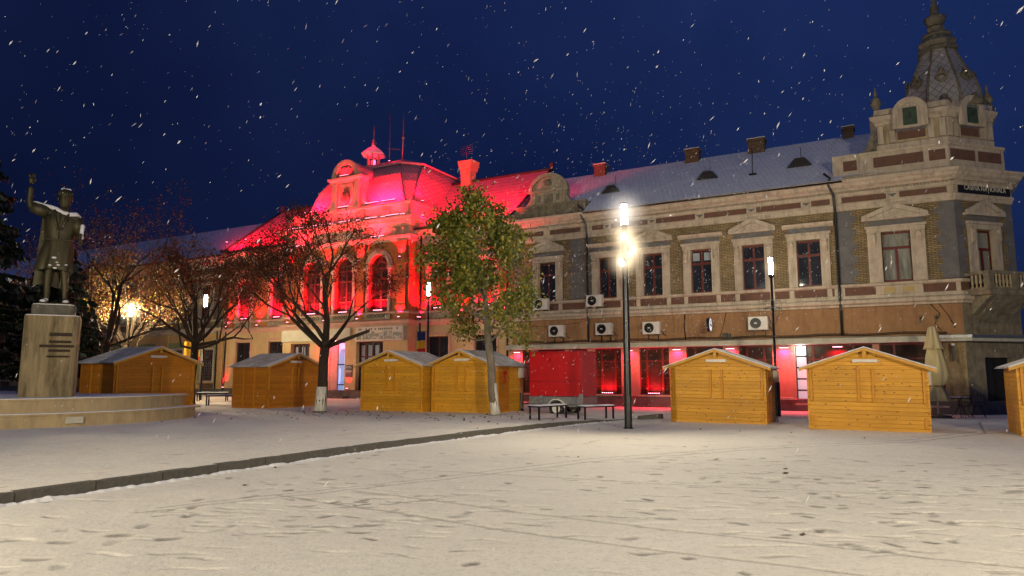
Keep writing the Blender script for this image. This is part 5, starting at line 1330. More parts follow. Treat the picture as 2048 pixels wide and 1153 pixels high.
# ================================================================== air conditioners and signs on the walls
def local_thing(name,label,cat,lx,ly,lz,group=None,rz=0):
    x,y=tow(lx,ly); return thing(name,label,cat,(x,y,lz),TH+rz,group)
def make_ac(lx,lz,label,w=.86,h=.60,ly=0):
    t=local_thing('air_conditioner',label,'air conditioner',lx,ly,lz,'air conditioner units on the facades')
    mb=MB(); x0,x1=-w/2,w/2; y0,y1=-.40,-.10
    mb.box(x0,x1,y0,y1,-h/2,h/2); mb.box(x0+.01,x1-.01,y0-.012,y0,-h/2+.02,h/2-.02); mb.build('casing',white_plastic,t)
    mb=MB(); cx=-.10; mb.lathe(0,0,[(0,0)],3) if False else None
    seg=24; r_=h*.40
    vs=[(cx+r_*math.cos(2*PI*k/seg),y0-.014,r_*math.sin(2*PI*k/seg)) for k in range(seg)]; mb.add(vs,[tuple(range(seg))])
    for rr in (.25,.5,.75,1.): 
        mb.tube([(cx+r_*rr*math.cos(2*PI*k/20),y0-.022,r_*rr*math.sin(2*PI*k/20)) for k in range(21)],.006,4)
    f_=mb.build('fan_grille',metal_dark,t)
    mb=MB(); mb.cbox((cx,y0-.03,0),(.12,.01,.05)); mb.build('hub_badge',white_plastic,f_)
    mb=MB(); 
    for s_ in (-.25,.25): mb.box(s_-.02,s_+.02,-.42,0,-h/2-.05,-h/2-.01); mb.box(s_-.02,s_+.02,-.03,0,-h/2-.3,-h/2-.01)
    mb.tube([(x1,-.2,-.15),(x1+.10,-.15,-.2),(x1+.08,-.03,-.32),(x1+.2,-.02,-.38)],.02,5)
    mb.build('bracket',metal_dark,t)
    return t
for lx,lz,lb in ((-17.62,3.90,'white air conditioner on the ochre wall just above the red trailer, first from the left'),(-14.95,3.92,'white air conditioner on the ochre wall left of the tall lamp mast'),(-12.45,3.89,'pale air conditioner on the ochre wall right of the tall lamp mast'),
                 (-7.42,3.94,'air conditioner on the ochre wall beside the slim street lamp'),(-18.55,5.36,'air conditioner under the upper window beside the green tree'),(-15.45,5.39,'air conditioner on the panel band left of the mast projectors')):
    make_ac(lx,lz,lb)
make_ac(-72.55,3.12,'small air conditioner left of the statue pedestal, on the peach house',.9,.62)
t=local_thing('hanging_sign','oval two-sided sign sticking out of the ochre wall on a bracket','sign',-9.55,0,3.92)
mb=MB(); prof=[(-.72+.27*math.cos(a)*1.,.33*math.sin(a)) for a in [2*PI*k/24 for k in range(24)]]
mb.prism(prof,'x',-.07,.07); mb.build('sign_box',metal_dark,t)
for s_ in (-1,1):
    mb=MB(); mb.prism([(-.72+.24*math.cos(a),.30*math.sin(a)) for a in [2*PI*k/24 for k in range(24)]],'x',s_*.071,s_*.078); f_=mb.build('sign_face',mat('lit_sign_face',(.7,.75,.8),emit=(.8,.9,1.),estr=.7,bmp=0) if s_<0 else MATS['lit_sign_face'],t)
    mb=MB(); mb.prism([(-.86,-.04),(-.58,-.12),(-.58,.0),(-.86,.08)],'x',s_*.079,s_*.083); mb.prism([(-.80,.14),(-.66,.12),(-.66,.2),(-.80,.2)],'x',s_*.079,s_*.083); mb.build('sign_mark',dark_tile,f_)
mb=MB(); mb.tube([(0,0,0),(0,-.46,0)],.025,6); mb.build('bracket',metal_dark,t)
t=local_thing('wall_speaker','small dark box fixed low on the ochre wall under the oval sign','loudspeaker',-8.95,0,3.42)
mb=MB(); mb.box(-.10,.10,-.22,-.02,-.1,.12); mb.box(.11,.24,-.2,-.02,-.1,.08); mb.build('box',metal_dark,t)
for i,lx in enumerate((-1.0,-.45)):
    t=local_thing('flag_bracket','rusty flagpole bracket on the ochre wall, %s of the pair near the corner'%('left' if i==0 else 'right'),'bracket',lx,0,3.95,'flagpole brackets')
    mb=MB(); mb.box(-.04,.04,-.04,0,-.2,.1); mb.tube([(0,-.02,-.05),(0,-.28,.12)],.03,6); mb.build('socket',stone_dark,t)
t=local_thing('box_sign','narrow black sign box hung on the scaling corner pier','sign',.05,0,2.45)
mb=MB(); mb.box(-.04,.04,-.42,-.12,-.30,.32); mb.build('sign_box',metal_dark,t)
mb=MB(); mb.box(-.05,.05,-.44,-.10,.321,.40); mb.build('snow_cap',snow,t)
mb=MB(); mb.tube([(0,0,.0),(0,-.12,.0)],.02,5); mb.build('bracket',metal_dark,t)
# Flags
def flag(loc,cols,label,rz=0,w=.42,h=1.2):
    t=thing('flag',label,'flag',loc,rz,'tricolour flags on the lamp posts')
    for i,cn in enumerate(cols):
        mb=MB(); n=10; z1=-h*i/3; z0=-h*(i+1)/3
        vs=[(-.06-w*k/n,.05*math.sin(k*1.3+i*.2),z+(-.05 if z<0 else 0)*k/n) for k in range(n+1) for z in (z0,z1)]
        mb.add(vs,[(2*k,2*k+2,2*k+3,2*k+1) for k in range(n)],0,True); mb.build('flag_band',cn,t)
    mb=MB(); mb.tube([(0,0,.03),(-.5,0,.03)],.015,5); mb.build('arm',metal_dark,t)
blue_c=mat('blue_cloth',(.02,.03,.16),(.015,.02,.1)); yel_c=mat('yellow_cloth',(.6,.33,.02),(.5,.26,.02)); red_c=mat('red_cloth',(.55,.02,.02),(.4,.015,.015))
flag((-4.26,34.45,3.72),(blue_c,yel_c,red_c),'blue, yellow and red flag hanging left of the lamp pole under the green tree')
flag((-17.95,39.9,3.5),(yel_c,yel_c,red_c),'orange and red flag hanging behind the dark hut',w=.9,h=1.3)

# ================================================================== trailer, benches, parasol, table
t=thing('box_trailer','small two-wheeled trailer with a tall red tarpaulin cover, parked before the shop front','trailer',(2.62,26.2,.03),R(-29))
L=2.2; D=1.42
mb=MB(); mb.box(-L,-.005,.0,D,.76,2.46); nn=0; mb.build('tarpaulin_cover',tarp_red,t)
mb=MB(); mb.box(-.004,.012,.01,D-.01,.76,2.44); mb.prism([(.05,2.44),(.30,2.44),(.12,.8),(.05,.8)],'x',.012,.03); mb.build('tarpaulin_flap',tarp_red2,t)
mb=MB(); mb.tube([(-L+.03,-.015,1.32),(-.1,-.015,1.34)],.012,5); mb.tube([(-.03,-.015,.78),(-.03,-.015,2.46)],.018,5); mb.tube([(-L,-.01,2.46),(0,-.01,2.46),(0.01,D,2.46)],.016,5); mb.build('tarpaulin_seam',tarp_red2,t)
mb=MB(); mb.box(-L-.02,.03,-.02,D+.02,.46,.74); 
for x_ in (-L*.75,-L*.5,-.25): mb.box(x_-.03,x_+.03,-.05,-.02,.44,.78)
mb.box(-.10,.06,-.04,.0,.5,.86); mb.build('sideboard',metal_grey,t)
mb=MB(); mb.tube([(-L*.98,.5,.44),(-L-1.0,D/2,.42)],.035,6); mb.tube([(-L*.98,D-.5,.44),(-L-1.0,D/2,.42)],.035,6); mb.box(-L-1.25,-L-.95,D/2-.05,D/2+.05,.38,.48); mb.box(-L+.1,-.1,.1,D-.1,.36,.44); mb.build('drawbar',metal_grey,t)
for y_ in (-.12,D+.02):
    mb=MB(); cx=-1.0; rr=.29
    def ring(mb,cx,y0,y1,r0,r1,zc,m=0,a0=0,a1=2*PI,n=24):
        for k in range(n):
            p,q=a0+(a1-a0)*k/n,a0+(a1-a0)*(k+1)/n
            mb.prism([(cx+r1*math.cos(p),zc+r1*math.sin(p)),(cx+r1*math.cos(q),zc+r1*math.sin(q)),(cx+r0*math.cos(q),zc+r0*math.sin(q)),(cx+r0*math.cos(p),zc+r0*math.sin(p))],'y',y0,y1,m)
    ring(mb,cx,y_-.04,y_+.12,.17,rr,.29); wh=mb.build('wheel',rubber,t)
    mb=MB(); ring(mb,cx,y_-.02,y_+.08,.0,.175,.29); mb.lathe(cx,y_,[(0,0)],3) if False else None; mb.build('rim',white_plastic,wh)
    mb=MB(); ring(mb,cx,y_-.06,y_+.14,rr+.05,rr+.085,.29,0,.1,PI-.1,14); mb.build('mudguard',white_plastic,t)
mb=MB(); xj=-L-.75; mb.tube([(xj,D/2-.1,.85),(xj,D/2-.1,.14)],.025,6); mb.tube([(xj,D/2-.1,.85),(xj-.12,D/2-.1,.86)],.012,5); ring(mb,xj+.05,D/2-.13,D/2-.07,.02,.11,.115,0,0,2*PI,14); mb.build('jockey_wheel',rubber,t)

def bench(loc,rz,L,label,W=.46,h=.45,table=False):
    t=thing('bench',label,'bench',loc,rz,'backless benches with snow on the seat')
    mb=MB(); mb.box(0,L,0,W,h-.045,h); mb.build('seat',metal_dark,t)
    mb=MB(); n=22; pv=None
    for k in range(n+1):
        x_=L*k/n; hh=.03+.012*noise.noise(Vector((x_*5+loc[0],2,0)))
        if k in (0,n): hh=.004
        cur=[(x_,.0,h+.001),(x_,.02,h+hh),(x_,W/2,h+hh*1.25),(x_,W-.02,h+hh),(x_,W,h+.001)]
        if pv: mb.add(pv+cur,[(i,i+1,i+6,i+5) for i in range(4)],0,True)
        pv=cur
    mb.build('snow_cover',snow,t)
    for (x_,y_) in ((.03,.02),(L-.08,.02),(.03,W-.07),(L-.08,W-.07)):
        mb=MB(); mb.box(x_,x_+.05,y_,y_+.05,0,h-.046); mb.build('leg',metal_dark,t)
bench((.87,22.45,.145),R(50),1.60,'snow-covered bench nearest the camera, in front of the red trailer')
bench((2.42,23.35,.10),R(33),1.35,'snow-covered bench beside the kerb, right of the trailer wheels')
bench((-14.5,33.0,.15),R(8),1.5,'distant bench between the dark hut and the next hut, nearer of the two',h=.48)
bench((-17.2,38.0,.15),R(8),1.6,'far bench by the old house, behind another bench',h=.48)
# loose kerb block and slab
t=thing('kerb_block','loose granite block lying at the end of the kerb','stone block',(4.55,25.05,.02),R(28))
mb=MB(); mb.prism([(0,0),(1.1,0),(1.1,.16),(.06,.12)],'y',0,.14); mb.build('block',kerb_mat,t)
# folded parasol
t=thing('parasol','folded cream canvas parasol tied on its pole, right of the huts','parasol',(16.02,26.3,0),R(-20))
mb=MB(); mb.tube([(0,0,0.05),(0,0,3.4)],.028,10); mb.build('pole',white_plastic,t)
mb=MB(); mb.box(-.38,.38,-.38,.38,0,.05); mb.lathe(0,0,[(.42,.051),(.38,.09),(.05,.12)],16); mb.build('base',kerb_mat,t)
mb=MB()
def fold(a,z): return 1+.22*math.sin(5*a+z*1.1)+.10*math.sin(9*a-z*2.3)+.06*math.sin(13*a+z*3)
mb.lathe(0,0,[(.02,3.44),(.12,3.38),(.20,3.0),(.25,2.72),(.30,2.56)],44,0,True,0,1,1,lambda a,z:1+.16*math.sin(5*a)+.08*math.sin(9*a))
mb.lathe(0,0,[(.20,2.60),(.26,2.3),(.31,1.9),(.32,1.6),(.27,1.32),(.17,1.16),(.22,1.1),(.33,.85),(.40,.66),(.37,.62)],48,0,True,0,1,1,fold)
cv=mb.build('canvas',canvas,t)
mb=MB(); mb.lathe(0,0,[(.21,1.15),(.23,1.18),(.21,1.21)],20); mb.build('strap',mat('strap',(.25,.2,.1)),cv)
# cafe table and wire chairs
t=thing('cafe_table','small round metal cafe table with snow on top, by the corner pier','table',(17.0,26.55,0))
mb=MB(); mb.lathe(0,0,[(.36,.70),(.37,.72),(.36,.735)],20); mb.build('table_top',metal_dark,t)
mb=MB(); mb.lathe(0,0,[(.35,.736),(.33,.765),(.0,.775)],20); mb.build('snow_cover',snow,t)
for k in range(3):
    a=k*2*PI/3; mb=MB(); mb.tube([(.05*math.cos(a),.05*math.sin(a),.69),(.06*math.cos(a),.06*math.sin(a),.35),(.34*math.cos(a),.34*math.sin(a),.0)],.014,6); mb.build('leg',metal_dark,t)
def wire_chair(loc,rz,label):
    t=thing('wire_chair',label,'chair',loc,rz,'wire cafe chairs')
    mb=MB(); mb.lathe(0,0,[(.0,.43),(.2,.43),(.22,.45),(.2,.46),(0,.46)],20); mb.build('seat',metal_dark,t)
    mb=MB(); ns=9
    for k in range(ns):
        a=PI*.05+PI*.9*k/(ns-1)
        mb.tube([(.21*math.cos(a),.21*math.sin(a),.45),(.27*math.cos(a),.27*math.sin(a),.62),(.27*math.cos(a)*.92,.27*math.sin(a),.70+.16*math.sin(a))],.007,4)
    mb.tube([(.27*math.cos(a_)*.92,.27*math.sin(a_),.70+.16*math.sin(a_)) for a_ in [PI*.05+PI*.9*k/16 for k in range(17)]],.012,5); mb.build('backrest',metal_dark,t)
    for k in range(4):
        a=PI/4+k*PI/2; mb=MB(); mb.tube([(.15*math.cos(a),.15*math.sin(a),.43),(.20*math.cos(a),.20*math.sin(a),.25),(.33*math.cos(a),.33*math.sin(a),0)],.010,5); mb.build('leg',metal_dark,t)
wire_chair((16.75,25.95,0),R(200),'black wire chair in front of the cafe table, left of the pair')
wire_chair((17.45,26.2,0),R(150),'black wire chair on the right of the cafe table')
# ================================================================== monument
def arc_pts():
    return [(-13.0,19.05),(-14.0,18.45),(-16.5,17.7),(-20.,17.4),(-25.,17.6)]
front=[(-24.5,17.5),(-21.5,17.3),(-18.5,17.45),(-16.2,17.85),(-14.6,18.35),(-13.4,18.95),(-12.4,19.85),(-11.6,21.0),(-11.15,22.1),(-10.98,23.35)]
P0=Vector((-19.5,23.8))
def smooth_path(P,n=6):
    out=[]
    for i in range(len(P)-1):
        p0,p1,p2,p3=[Vector(P[max(0,min(len(P)-1,i+k))]) for k in (-1,0,1,2)]
        for k in range(n):
            t=k/n; out.append(.5*((2*p1)+(p2-p0)*t+(2*p0-5*p1+4*p2-p3)*t*t+(3*p1-p0-3*p2+p3)*t**3))
    out.append(Vector(P[-1])); return out
def inset(P,d):
    out=[]
    for i,p in enumerate(P):
        a=P[max(0,i-1)]; b=P[min(len(P)-1,i+1)]; t_=(b-a).normalized(); out.append(p+Vector((-t_.y,t_.x))*d)
    return out
st=thing('statue_plinth','low curved plinth of two travertine steps under the monument','plinth',(-14.5,20.5,.14))
SHp=(-14.5,20.5,.14)
sp_=smooth_path(front,6)
def slab(path,z0,z1,nose,name):
    up=inset(path,0); mb=MB(); back=[Vector((path[-1].x-.15,24.6)),Vector((-24.5,24.6))]
    poly=[(p.x,p.y) for p in path]+[(b.x,b.y) for b in back]; 
    mb.prism(poly,'z',z0,z1); o_=mb.build(name,step_stone,st,SHp)
    mb=MB(); q=inset(path,-nose); poly=[(p.x,p.y) for p in q]+[(path[-1].x+nose,24.6),(-24.5,24.6)]; mb.prism(poly,'z',z1-.05,z1+.004); mb.build('coping',step_stone,o_,SHp)
    mb=MB(); q=inset(path,-nose+.03); poly=[(p.x,p.y) for p in q]+[(path[-1].x+nose-.05,24.5),(-24.4,24.5)]; mb.prism(poly,'z',z1+.004,z1+.022); mb.build('snow_cover',snow,o_,SHp)
slab(sp_,.10,.52,.03,'step')
up_=[p for p in inset(sp_,.42)]; 
slab(up_,.52,.92,.03,'step')
mb=MB(); mb.box(-.22,.22,-.03,.0,-.09,.09)
o_=mb.build('small_plaque',mat('pale_plaque',(.6,.56,.45)),st,(0,0,0),Matrix.Translation((-12.38+14.5,19.82-20.5,.33-.14))@Matrix.Rotation(R(47),4,'Z'))
# pedestal
PC=(-14.08,21.15); PR=R(28)
KW=.83
pd=thing('statue_pedestal','tall stained travertine pedestal with a raised inscription','pedestal',(PC[0],PC[1],.944),PR)
def rrect(w,d,r,n=5):
    pts=[]
    for cx,cy,a in ((w/2-r,-d/2+r,-PI/2),(w/2-r,d/2-r,0),(-w/2+r,d/2-r,PI/2),(-w/2+r,-d/2+r,PI)):
        for k in range(n+1): t_=a+PI/2*k/n; pts.append((cx+r*math.cos(t_),cy+r*math.sin(t_)))
    return pts
mb=MB(); mb.prism(rrect(1.42,.98,.20),'z',0,2.42); mb.build('shaft',ped_stone,pd)
mb=MB(); mb.prism(rrect(1.38,.94,.20),'z',2.425,2.45); mb.build('snow_cover',snow,pd)
mb=MB(); mb.prism(rrect(1.12,.80,.16),'z',2.43,2.76); mb.build('cap_block',mat('cap_stone',(.17,.16,.12),(.09,.085,.07),4,.8,.4,20,grime=.5),pd)
mb=MB(); mb.prism(rrect(1.08,.76,.16),'z',2.765,2.785); mb.build('snow_cover',snow,pd)
mb=MB(); random.seed(9)
# small raised capitals, far too worn to read, in five lines
for (x0,x1,z_,h_) in ((-.02,.56,1.86,.115),(-.02,.55,1.64,.085),(-.25,.63,1.51,.085),(-.02,.53,1.375,.08),(-.05,.53,1.20,.06)):
    x_=x0; mb.box(x0,x1,-.497,-.491,z_-h_*.42,z_+h_*.42)
    while x_<x1-.03:
        w_=h_*.55*random.uniform(.7,1.1)
        mb.box(x_,x_+w_*.25,-.515,-.495,z_-h_/2,z_+h_/2)
        k=random.random()
        if k<.6: mb.box(x_+w_*.25,x_+w_*.8,-.513,-.495,z_+h_*.3,z_+h_/2)
        if k>.3: mb.box(x_+w_*.6,x_+w_*.85,-.515,-.495,z_-h_/2,z_+h_*.3)
        if .2<k<.8: mb.box(x_+w_*.25,x_+w_*.8,-.512,-.495,z_-h_*.1,z_+h_*.1)
        x_+=w_*1.25
mb.build('inscription',letter_dark,pd)
# bronze figure
def skin(vs,es,rad,root=0,sub=2):
    me=bpy.data.meshes.new('tmp'); me.from_pydata(vs,es,[]); o_=bpy.data.objects.new('tmp',me); COL.objects.link(o_)
    o_.modifiers.new('s','SKIN'); sv=me.skin_vertices[0].data
    for i,r_ in enumerate(rad):
        sv[i].radius=(r_,r_) if not hasattr(r_,'__len__') else r_
        sv[i].use_root=(i==root)
    m2=o_.modifiers.new('ss','SUBSURF'); m2.levels=sub; m2.render_levels=sub
    bpy.context.view_layer.update()
    ev=bpy.data.meshes.new_from_object(o_.evaluated_get(bpy.context.evaluated_depsgraph_get()))
    out=([tuple(v.co) for v in ev.vertices],[tuple(p.vertices) for p in ev.polygons])
    bpy.data.objects.remove(o_); bpy.data.meshes.remove(me); bpy.data.meshes.remove(ev); return out
fg=thing('bronze_statue','bronze statue of a man in a long coat, one fist raised, holding a scroll','statue',(PC[0],PC[1],.944+2.785),PR)
fmb=MB()
# skeleton: pelvis first
V=[(-.05,.0,1.62),(-.02,0,2.1),(.0,.02,2.55),(.02,.02,2.86),(.05,.0,3.02),   #0-4 pelvis..neck
   (-.52,.0,2.88),(-1.02,-.12,3.02),(-.98,-.30,3.62),                       #5-7 right arm raised
   (.50,.0,2.72),(.56,-.02,2.22),(.66,-.42,2.10),                           #8-10 left arm
   (-.24,.0,1.45),(-.28,-.08,.80),(-.28,.0,.14),(-.34,-.30,.05),            #11-14 right leg
   (.16,.0,1.45),(.24,.02,.80),(.28,.06,.14),(.34,-.24,.05)]                #15-18 left leg
E_=[(0,1),(1,2),(2,3),(3,4),(3,5),(5,6),(6,7),(3,8),(8,9),(9,10),(0,11),(11,12),(12,13),(13,14),(0,15),(15,16),(16,17),(17,18)]
RD=[(.33,.25),(.33,.24),(.40,.26),(.26,.2),.13,.17,.125,.085,.17,.13,.085,.19,.125,.085,(.10,.06),.19,.125,.085,(.10,.06)]
fmb.add(*skin(V,E_,RD),0,True)
# right fist: palm and four curled fingers plus thumb; left hand round the scroll
def hand(base,fwd,side,up,s=1.,curl=1.):
    b=Vector(base);f=Vector(fwd).normalized();sd=Vector(side).normalized();u=Vector(up).normalized()
    palm=[tuple(b-f*.06*s),tuple(b+f*.07*s),tuple(b+f*.16*s)]
    fmb.add(*skin(palm,[(0,1),(1,2)],[(.075*s,.06*s),(.10*s,.06*s),(.095*s,.05*s)],0,1),0,True)
    for k,l in enumerate((.95,1.05,1.,.8)):
        o0=b+f*.15*s+sd*(.075-.05*k)*s
        p1=o0+f*.07*s*l+u*.02*s; p2=p1+(f*.01+u*.08)*s*l*curl+f*.05*s*(1-curl); p3=p2+(-f*.06+u*.02)*s*l*curl+f*.05*s*(1-curl)
        fmb.add(*skin([tuple(o0),tuple(p1),tuple(p2),tuple(p3)],[(0,1),(1,2),(2,3)],[.030*s,.028*s,.026*s,.022*s],0,1),0,True)
    t0=b+f*.02*s+sd*.08*s; fmb.add(*skin([tuple(t0),tuple(t0+f*.06*s+sd*.05*s+u*.04*s),tuple(t0+f*.11*s+sd*.02*s+u*.09*s)],[(0,1),(1,2)],[.034*s,.030*s,.024*s],0,1),0,True)
hand((-.97,-.34,3.70),(0.02,-.05,1),(1,0,0),(0,-1,0),1.05)
hand((.67,-.50,2.08),(0.25,-.9,0),(0,0,1),(-1,-.2,0),1.0)
# head with brow, nose, jaw and ears
hx,hy,hz=.06,-.03,3.34
n=20; prof=[(-.33,.0),(-.31,.10),(-.24,.165),(-.12,.20),(0,.215),(.10,.22),(.19,.19),(.26,.12),(.285,.0)]
vs=[];fs=[]
for i,(dz,r_) in enumerate(prof):
    for k in range(n):
        a=2*PI*k/n; x_=r_*math.cos(a)*.93; y_=r_*math.sin(a)*1.08
        if math.sin(a)<-.5: y_+= .02 if dz==0 else (-.02 if dz>.05 or dz<-.1 else 0)
        vs.append((hx+x_,hy+y_,hz+dz))
for i in range(len(prof)-1):
    for k in range(n): fs.append((i*n+k,i*n+(k+1)%n,(i+1)*n+(k+1)%n,(i+1)*n+k))
fmb.add(vs,fs,0,True)
fmb.add([(hx-.03,hy-.21,hz+.03),(hx+.03,hy-.21,hz+.03),(hx+.045,hy-.22,hz-.09),(hx-.045,hy-.22,hz-.09),(hx,hy-.30,hz-.08)],[(0,1,4),(1,2,4),(2,3,4),(3,0,4)],0,True)
fmb.tube([(hx-.12,hy-.19,hz+.06),(hx,hy-.235,hz+.05),(hx+.12,hy-.19,hz+.06)],[.02,.03,.02],6)
fmb.tube([(hx-.07,hy-.20,hz-.155),(hx,hy-.225,hz-.15),(hx+.07,hy-.20,hz-.155)],[.012,.02,.012],6)
for s_ in (-1,1):
    fmb.tube([(hx+s_*.20,hy+.0,hz+.05),(hx+s_*.225,hy+.02,hz+.0),(hx+s_*.20,hy,hz-.07)],[.02,.035,.015],6)
    fmb.tube([(hx+s_*.08,hy-.18,hz+.0),(hx+s_*.08,hy-.205,hz-.005),(hx+s_*.08,hy-.18,hz-.01)],[.02,.03,.02],6)
body=fmb.build('body',bronze,fg)
mb=MB(); mb.lathe(hx,hy+.02,[(.215,hz+.02),(.235,hz+.12),(.215,hz+.22),(.13,hz+.30),(0,hz+.325)],20,0,True,0,.98,1.08,lambda a,z:1+.06*math.sin(7*a)+.04*math.sin(11*a+z*9)); 
for k in range(9): a=-PI/2+(k-4)*.34; mb.tube([(hx+.2*math.cos(a),hy+.22*math.sin(a),hz+.22),(hx+.225*math.cos(a),hy+.24*math.sin(a),hz+.14),(hx+.21*math.cos(a+.15),hy+.23*math.sin(a+.15),hz+.09)],[.04,.035,.012],5)
mb.build('hair',bronze,fg)
# coat: belted, skirt flaring to the knee with deep folds, open at the front; cape hanging behind
def coatf(a,z):
    k=max(0,min(1,(1.95-z)/.9)); return 1+k*(.09*math.sin(7*a+1)+.06*math.sin(12*a+z*3))+.02*math.sin(5*a+z*6)
mb=MB(); n=44; vs=[];fs=[]
rows=[(2.95,.03,.17,.15),(2.90,.01,.36,.22),(2.80,.0,.50,.27),(2.55,.0,.50,.30),(2.25,-.01,.46,.29),(2.02,-.02,.43,.28),(1.96,-.02,.44,.29),(1.7,-.05,.50,.33),(1.4,-.10,.54,.37),(1.12,-.14,.58,.40),(1.06,-.14,.57,.39)]
for z_,cx,rx,ry in rows:
    for k in range(n):
        a=2*PI*k/n; f_=coatf(a,z_); vs.append((cx+rx*f_*math.cos(a),ry*f_*math.sin(a),z_+.03*math.sin(a*3)*(z_<1.3)))
for i in range(len(rows)-1):
    for k in range(n): fs.append((i*n+k,i*n+(k+1)%n,(i+1)*n+(k+1)%n,(i+1)*n+k))
mb.add(vs,fs,0,True)
mb.tube([(-.46+.92*k/12,-.26-.06*math.sin(PI*k/12),2.0) for k in range(13)],.03,6)
mb.tube([(-.02,-.31,2.85),(-.04,-.325,2.4),(-.03,-.33,1.98)],.018,5)
mb.tube([(-.22,-.25,2.93),(-.16,-.33,2.6),(-.06,-.34,2.3)],.04,6); mb.tube([(.24,-.25,2.88),(.16,-.33,2.6),(.02,-.34,2.3)],.04,6)
for s_,e0,e1 in ((-1,(-.45,.0,2.87),(-.95,-.1,3.0)),(1,(.47,.0,2.70),(.555,-.02,2.28))):
    mb.tube([e0,tuple((Vector(e0)+Vector(e1))/2),e1],[.21,.19,.165],14)
# the cloak falling from the right shoulder behind the legs
vs=[];fs=[]; m_=10; nz=12
for j in range(nz+1):
    f=j/nz; z_=2.85-2.25*f
    for k in range(m_+1):
        g_=k/m_; x_=-.62-.14*f+(1.05+.05*f)*g_; y_=.26+.10*math.sin(g_*PI)+.05*math.sin(g_*17+f*2)*f; vs.append((x_,y_,z_+.05*math.sin(g_*6)))
for j in range(nz):
    for k in range(m_): a=j*(m_+1)+k; fs.append((a,a+1,a+m_+2,a+m_+1))
mb.add(vs,fs,0,True)
ct=mb.build('coat',bronze,fg)
mb=MB(); mb.tube([(.68,-.56,1.84),(.71,-.58,2.42)],.062,12); sc=mb.build('scroll',bronze,fg)
mb=MB(); mb.tube([(.69,-.60,2.05),(.715,-.60,2.44)],[.06,.07],10); mb.lathe(.715,-.6,[(.075,2.40),(.06,2.47),(0,2.49)],10); mb.lathe(.70,-.64,[(0,1.98),(.07,2.02),(.08,2.08),(0,2.14)],8); mb.build('snow_cover',snow,sc)
# snow on shoulders, raised arm, head and feet
mb=MB()
pts=[(-.98,-.16,3.13),(-.8,-.08,3.13),(-.58,-.05,3.08),(-.36,-.10,3.03),(-.16,-.20,2.97),(.05,-.27,2.86),(.25,-.23,2.83),(.44,-.10,2.86),(.58,-.02,2.80)]
mb.tube(pts,[.02,.045,.055,.07,.065,.05,.07,.08,.04],8)
for k in range(7): mb.lathe(hx-.12+.04*k,hy-.02,[(0,hz+.285+.012*math.sin(k*1.1)),(.05,hz+.295+.012*math.sin(k)),(.03,hz+.335),(0,hz+.34)],7)
for (x_,y_,z_,r_) in ((-.34,-.26,.10,.09),(-.28,-.1,.15,.08),(.34,-.20,.10,.09),(-.10,-.40,1.42,.07),(-.20,-.43,1.18,.05),(.05,-.42,1.2,.05),(-.05,-.42,1.10,.06),(.0,-.41,1.28,.04),(.28,-.36,1.22,.045),(.08,-.34,2.42,.035)):
    mb.lathe(x_,y_,[(0,z_-r_*.5),(r_,z_-r_*.2),(r_*.8,z_+r_*.35),(0,z_+r_*.55)],8,0,True,x_*9,1.2,1.)
mb.build('snow_patch',snow,fg)
mb=MB(); mb.box(-.5,.5,-.36,.36,.0,.03); mb.build('foot_plate',bronze,fg); fg.scale=(.85,.9,1.)

# ================================================================== trees
def leaf_mat(name,c1,c2,trans=.35):
    m,nt,b=nodes(name); oi=nt.nodes.new('ShaderNodeNewGeometry')
    col=ramp(nt,oi.outputs['Random Per Island'],[(0.,c1),(1.,c2)]).outputs[0]
    nt.links.new(col,b.inputs['Base Color']); b.inputs['Roughness'].default_value=.5
    tr=nt.nodes.new('ShaderNodeBsdfTranslucent'); nt.links.new(col,tr.inputs[0]); mx=nt.nodes.new('ShaderNodeMixShader'); mx.inputs[0].default_value=trans
    nt.links.new(b.outputs[0],mx.inputs[1]); nt.links.new(tr.outputs[0],mx.inputs[2]); nt.links.new(mx.outputs[0],nt.nodes['Material Output'].inputs[0])
    return m
leaf_green=leaf_mat('green_leaves',(.06,.095,.012),(.22,.24,.03)); leaf_lime=leaf_mat('yellow_green_leaves',(.24,.23,.03),(.42,.33,.05))
leaf_red=leaf_mat('russet_leaves',(.09,.020,.009),(.17,.048,.016)); leaf_brown=leaf_mat('brown_leaves',(.06,.032,.014),(.17,.10,.03))
needle=leaf_mat('dark_needles',(.004,.010,.005),(.014,.026,.010),.1)
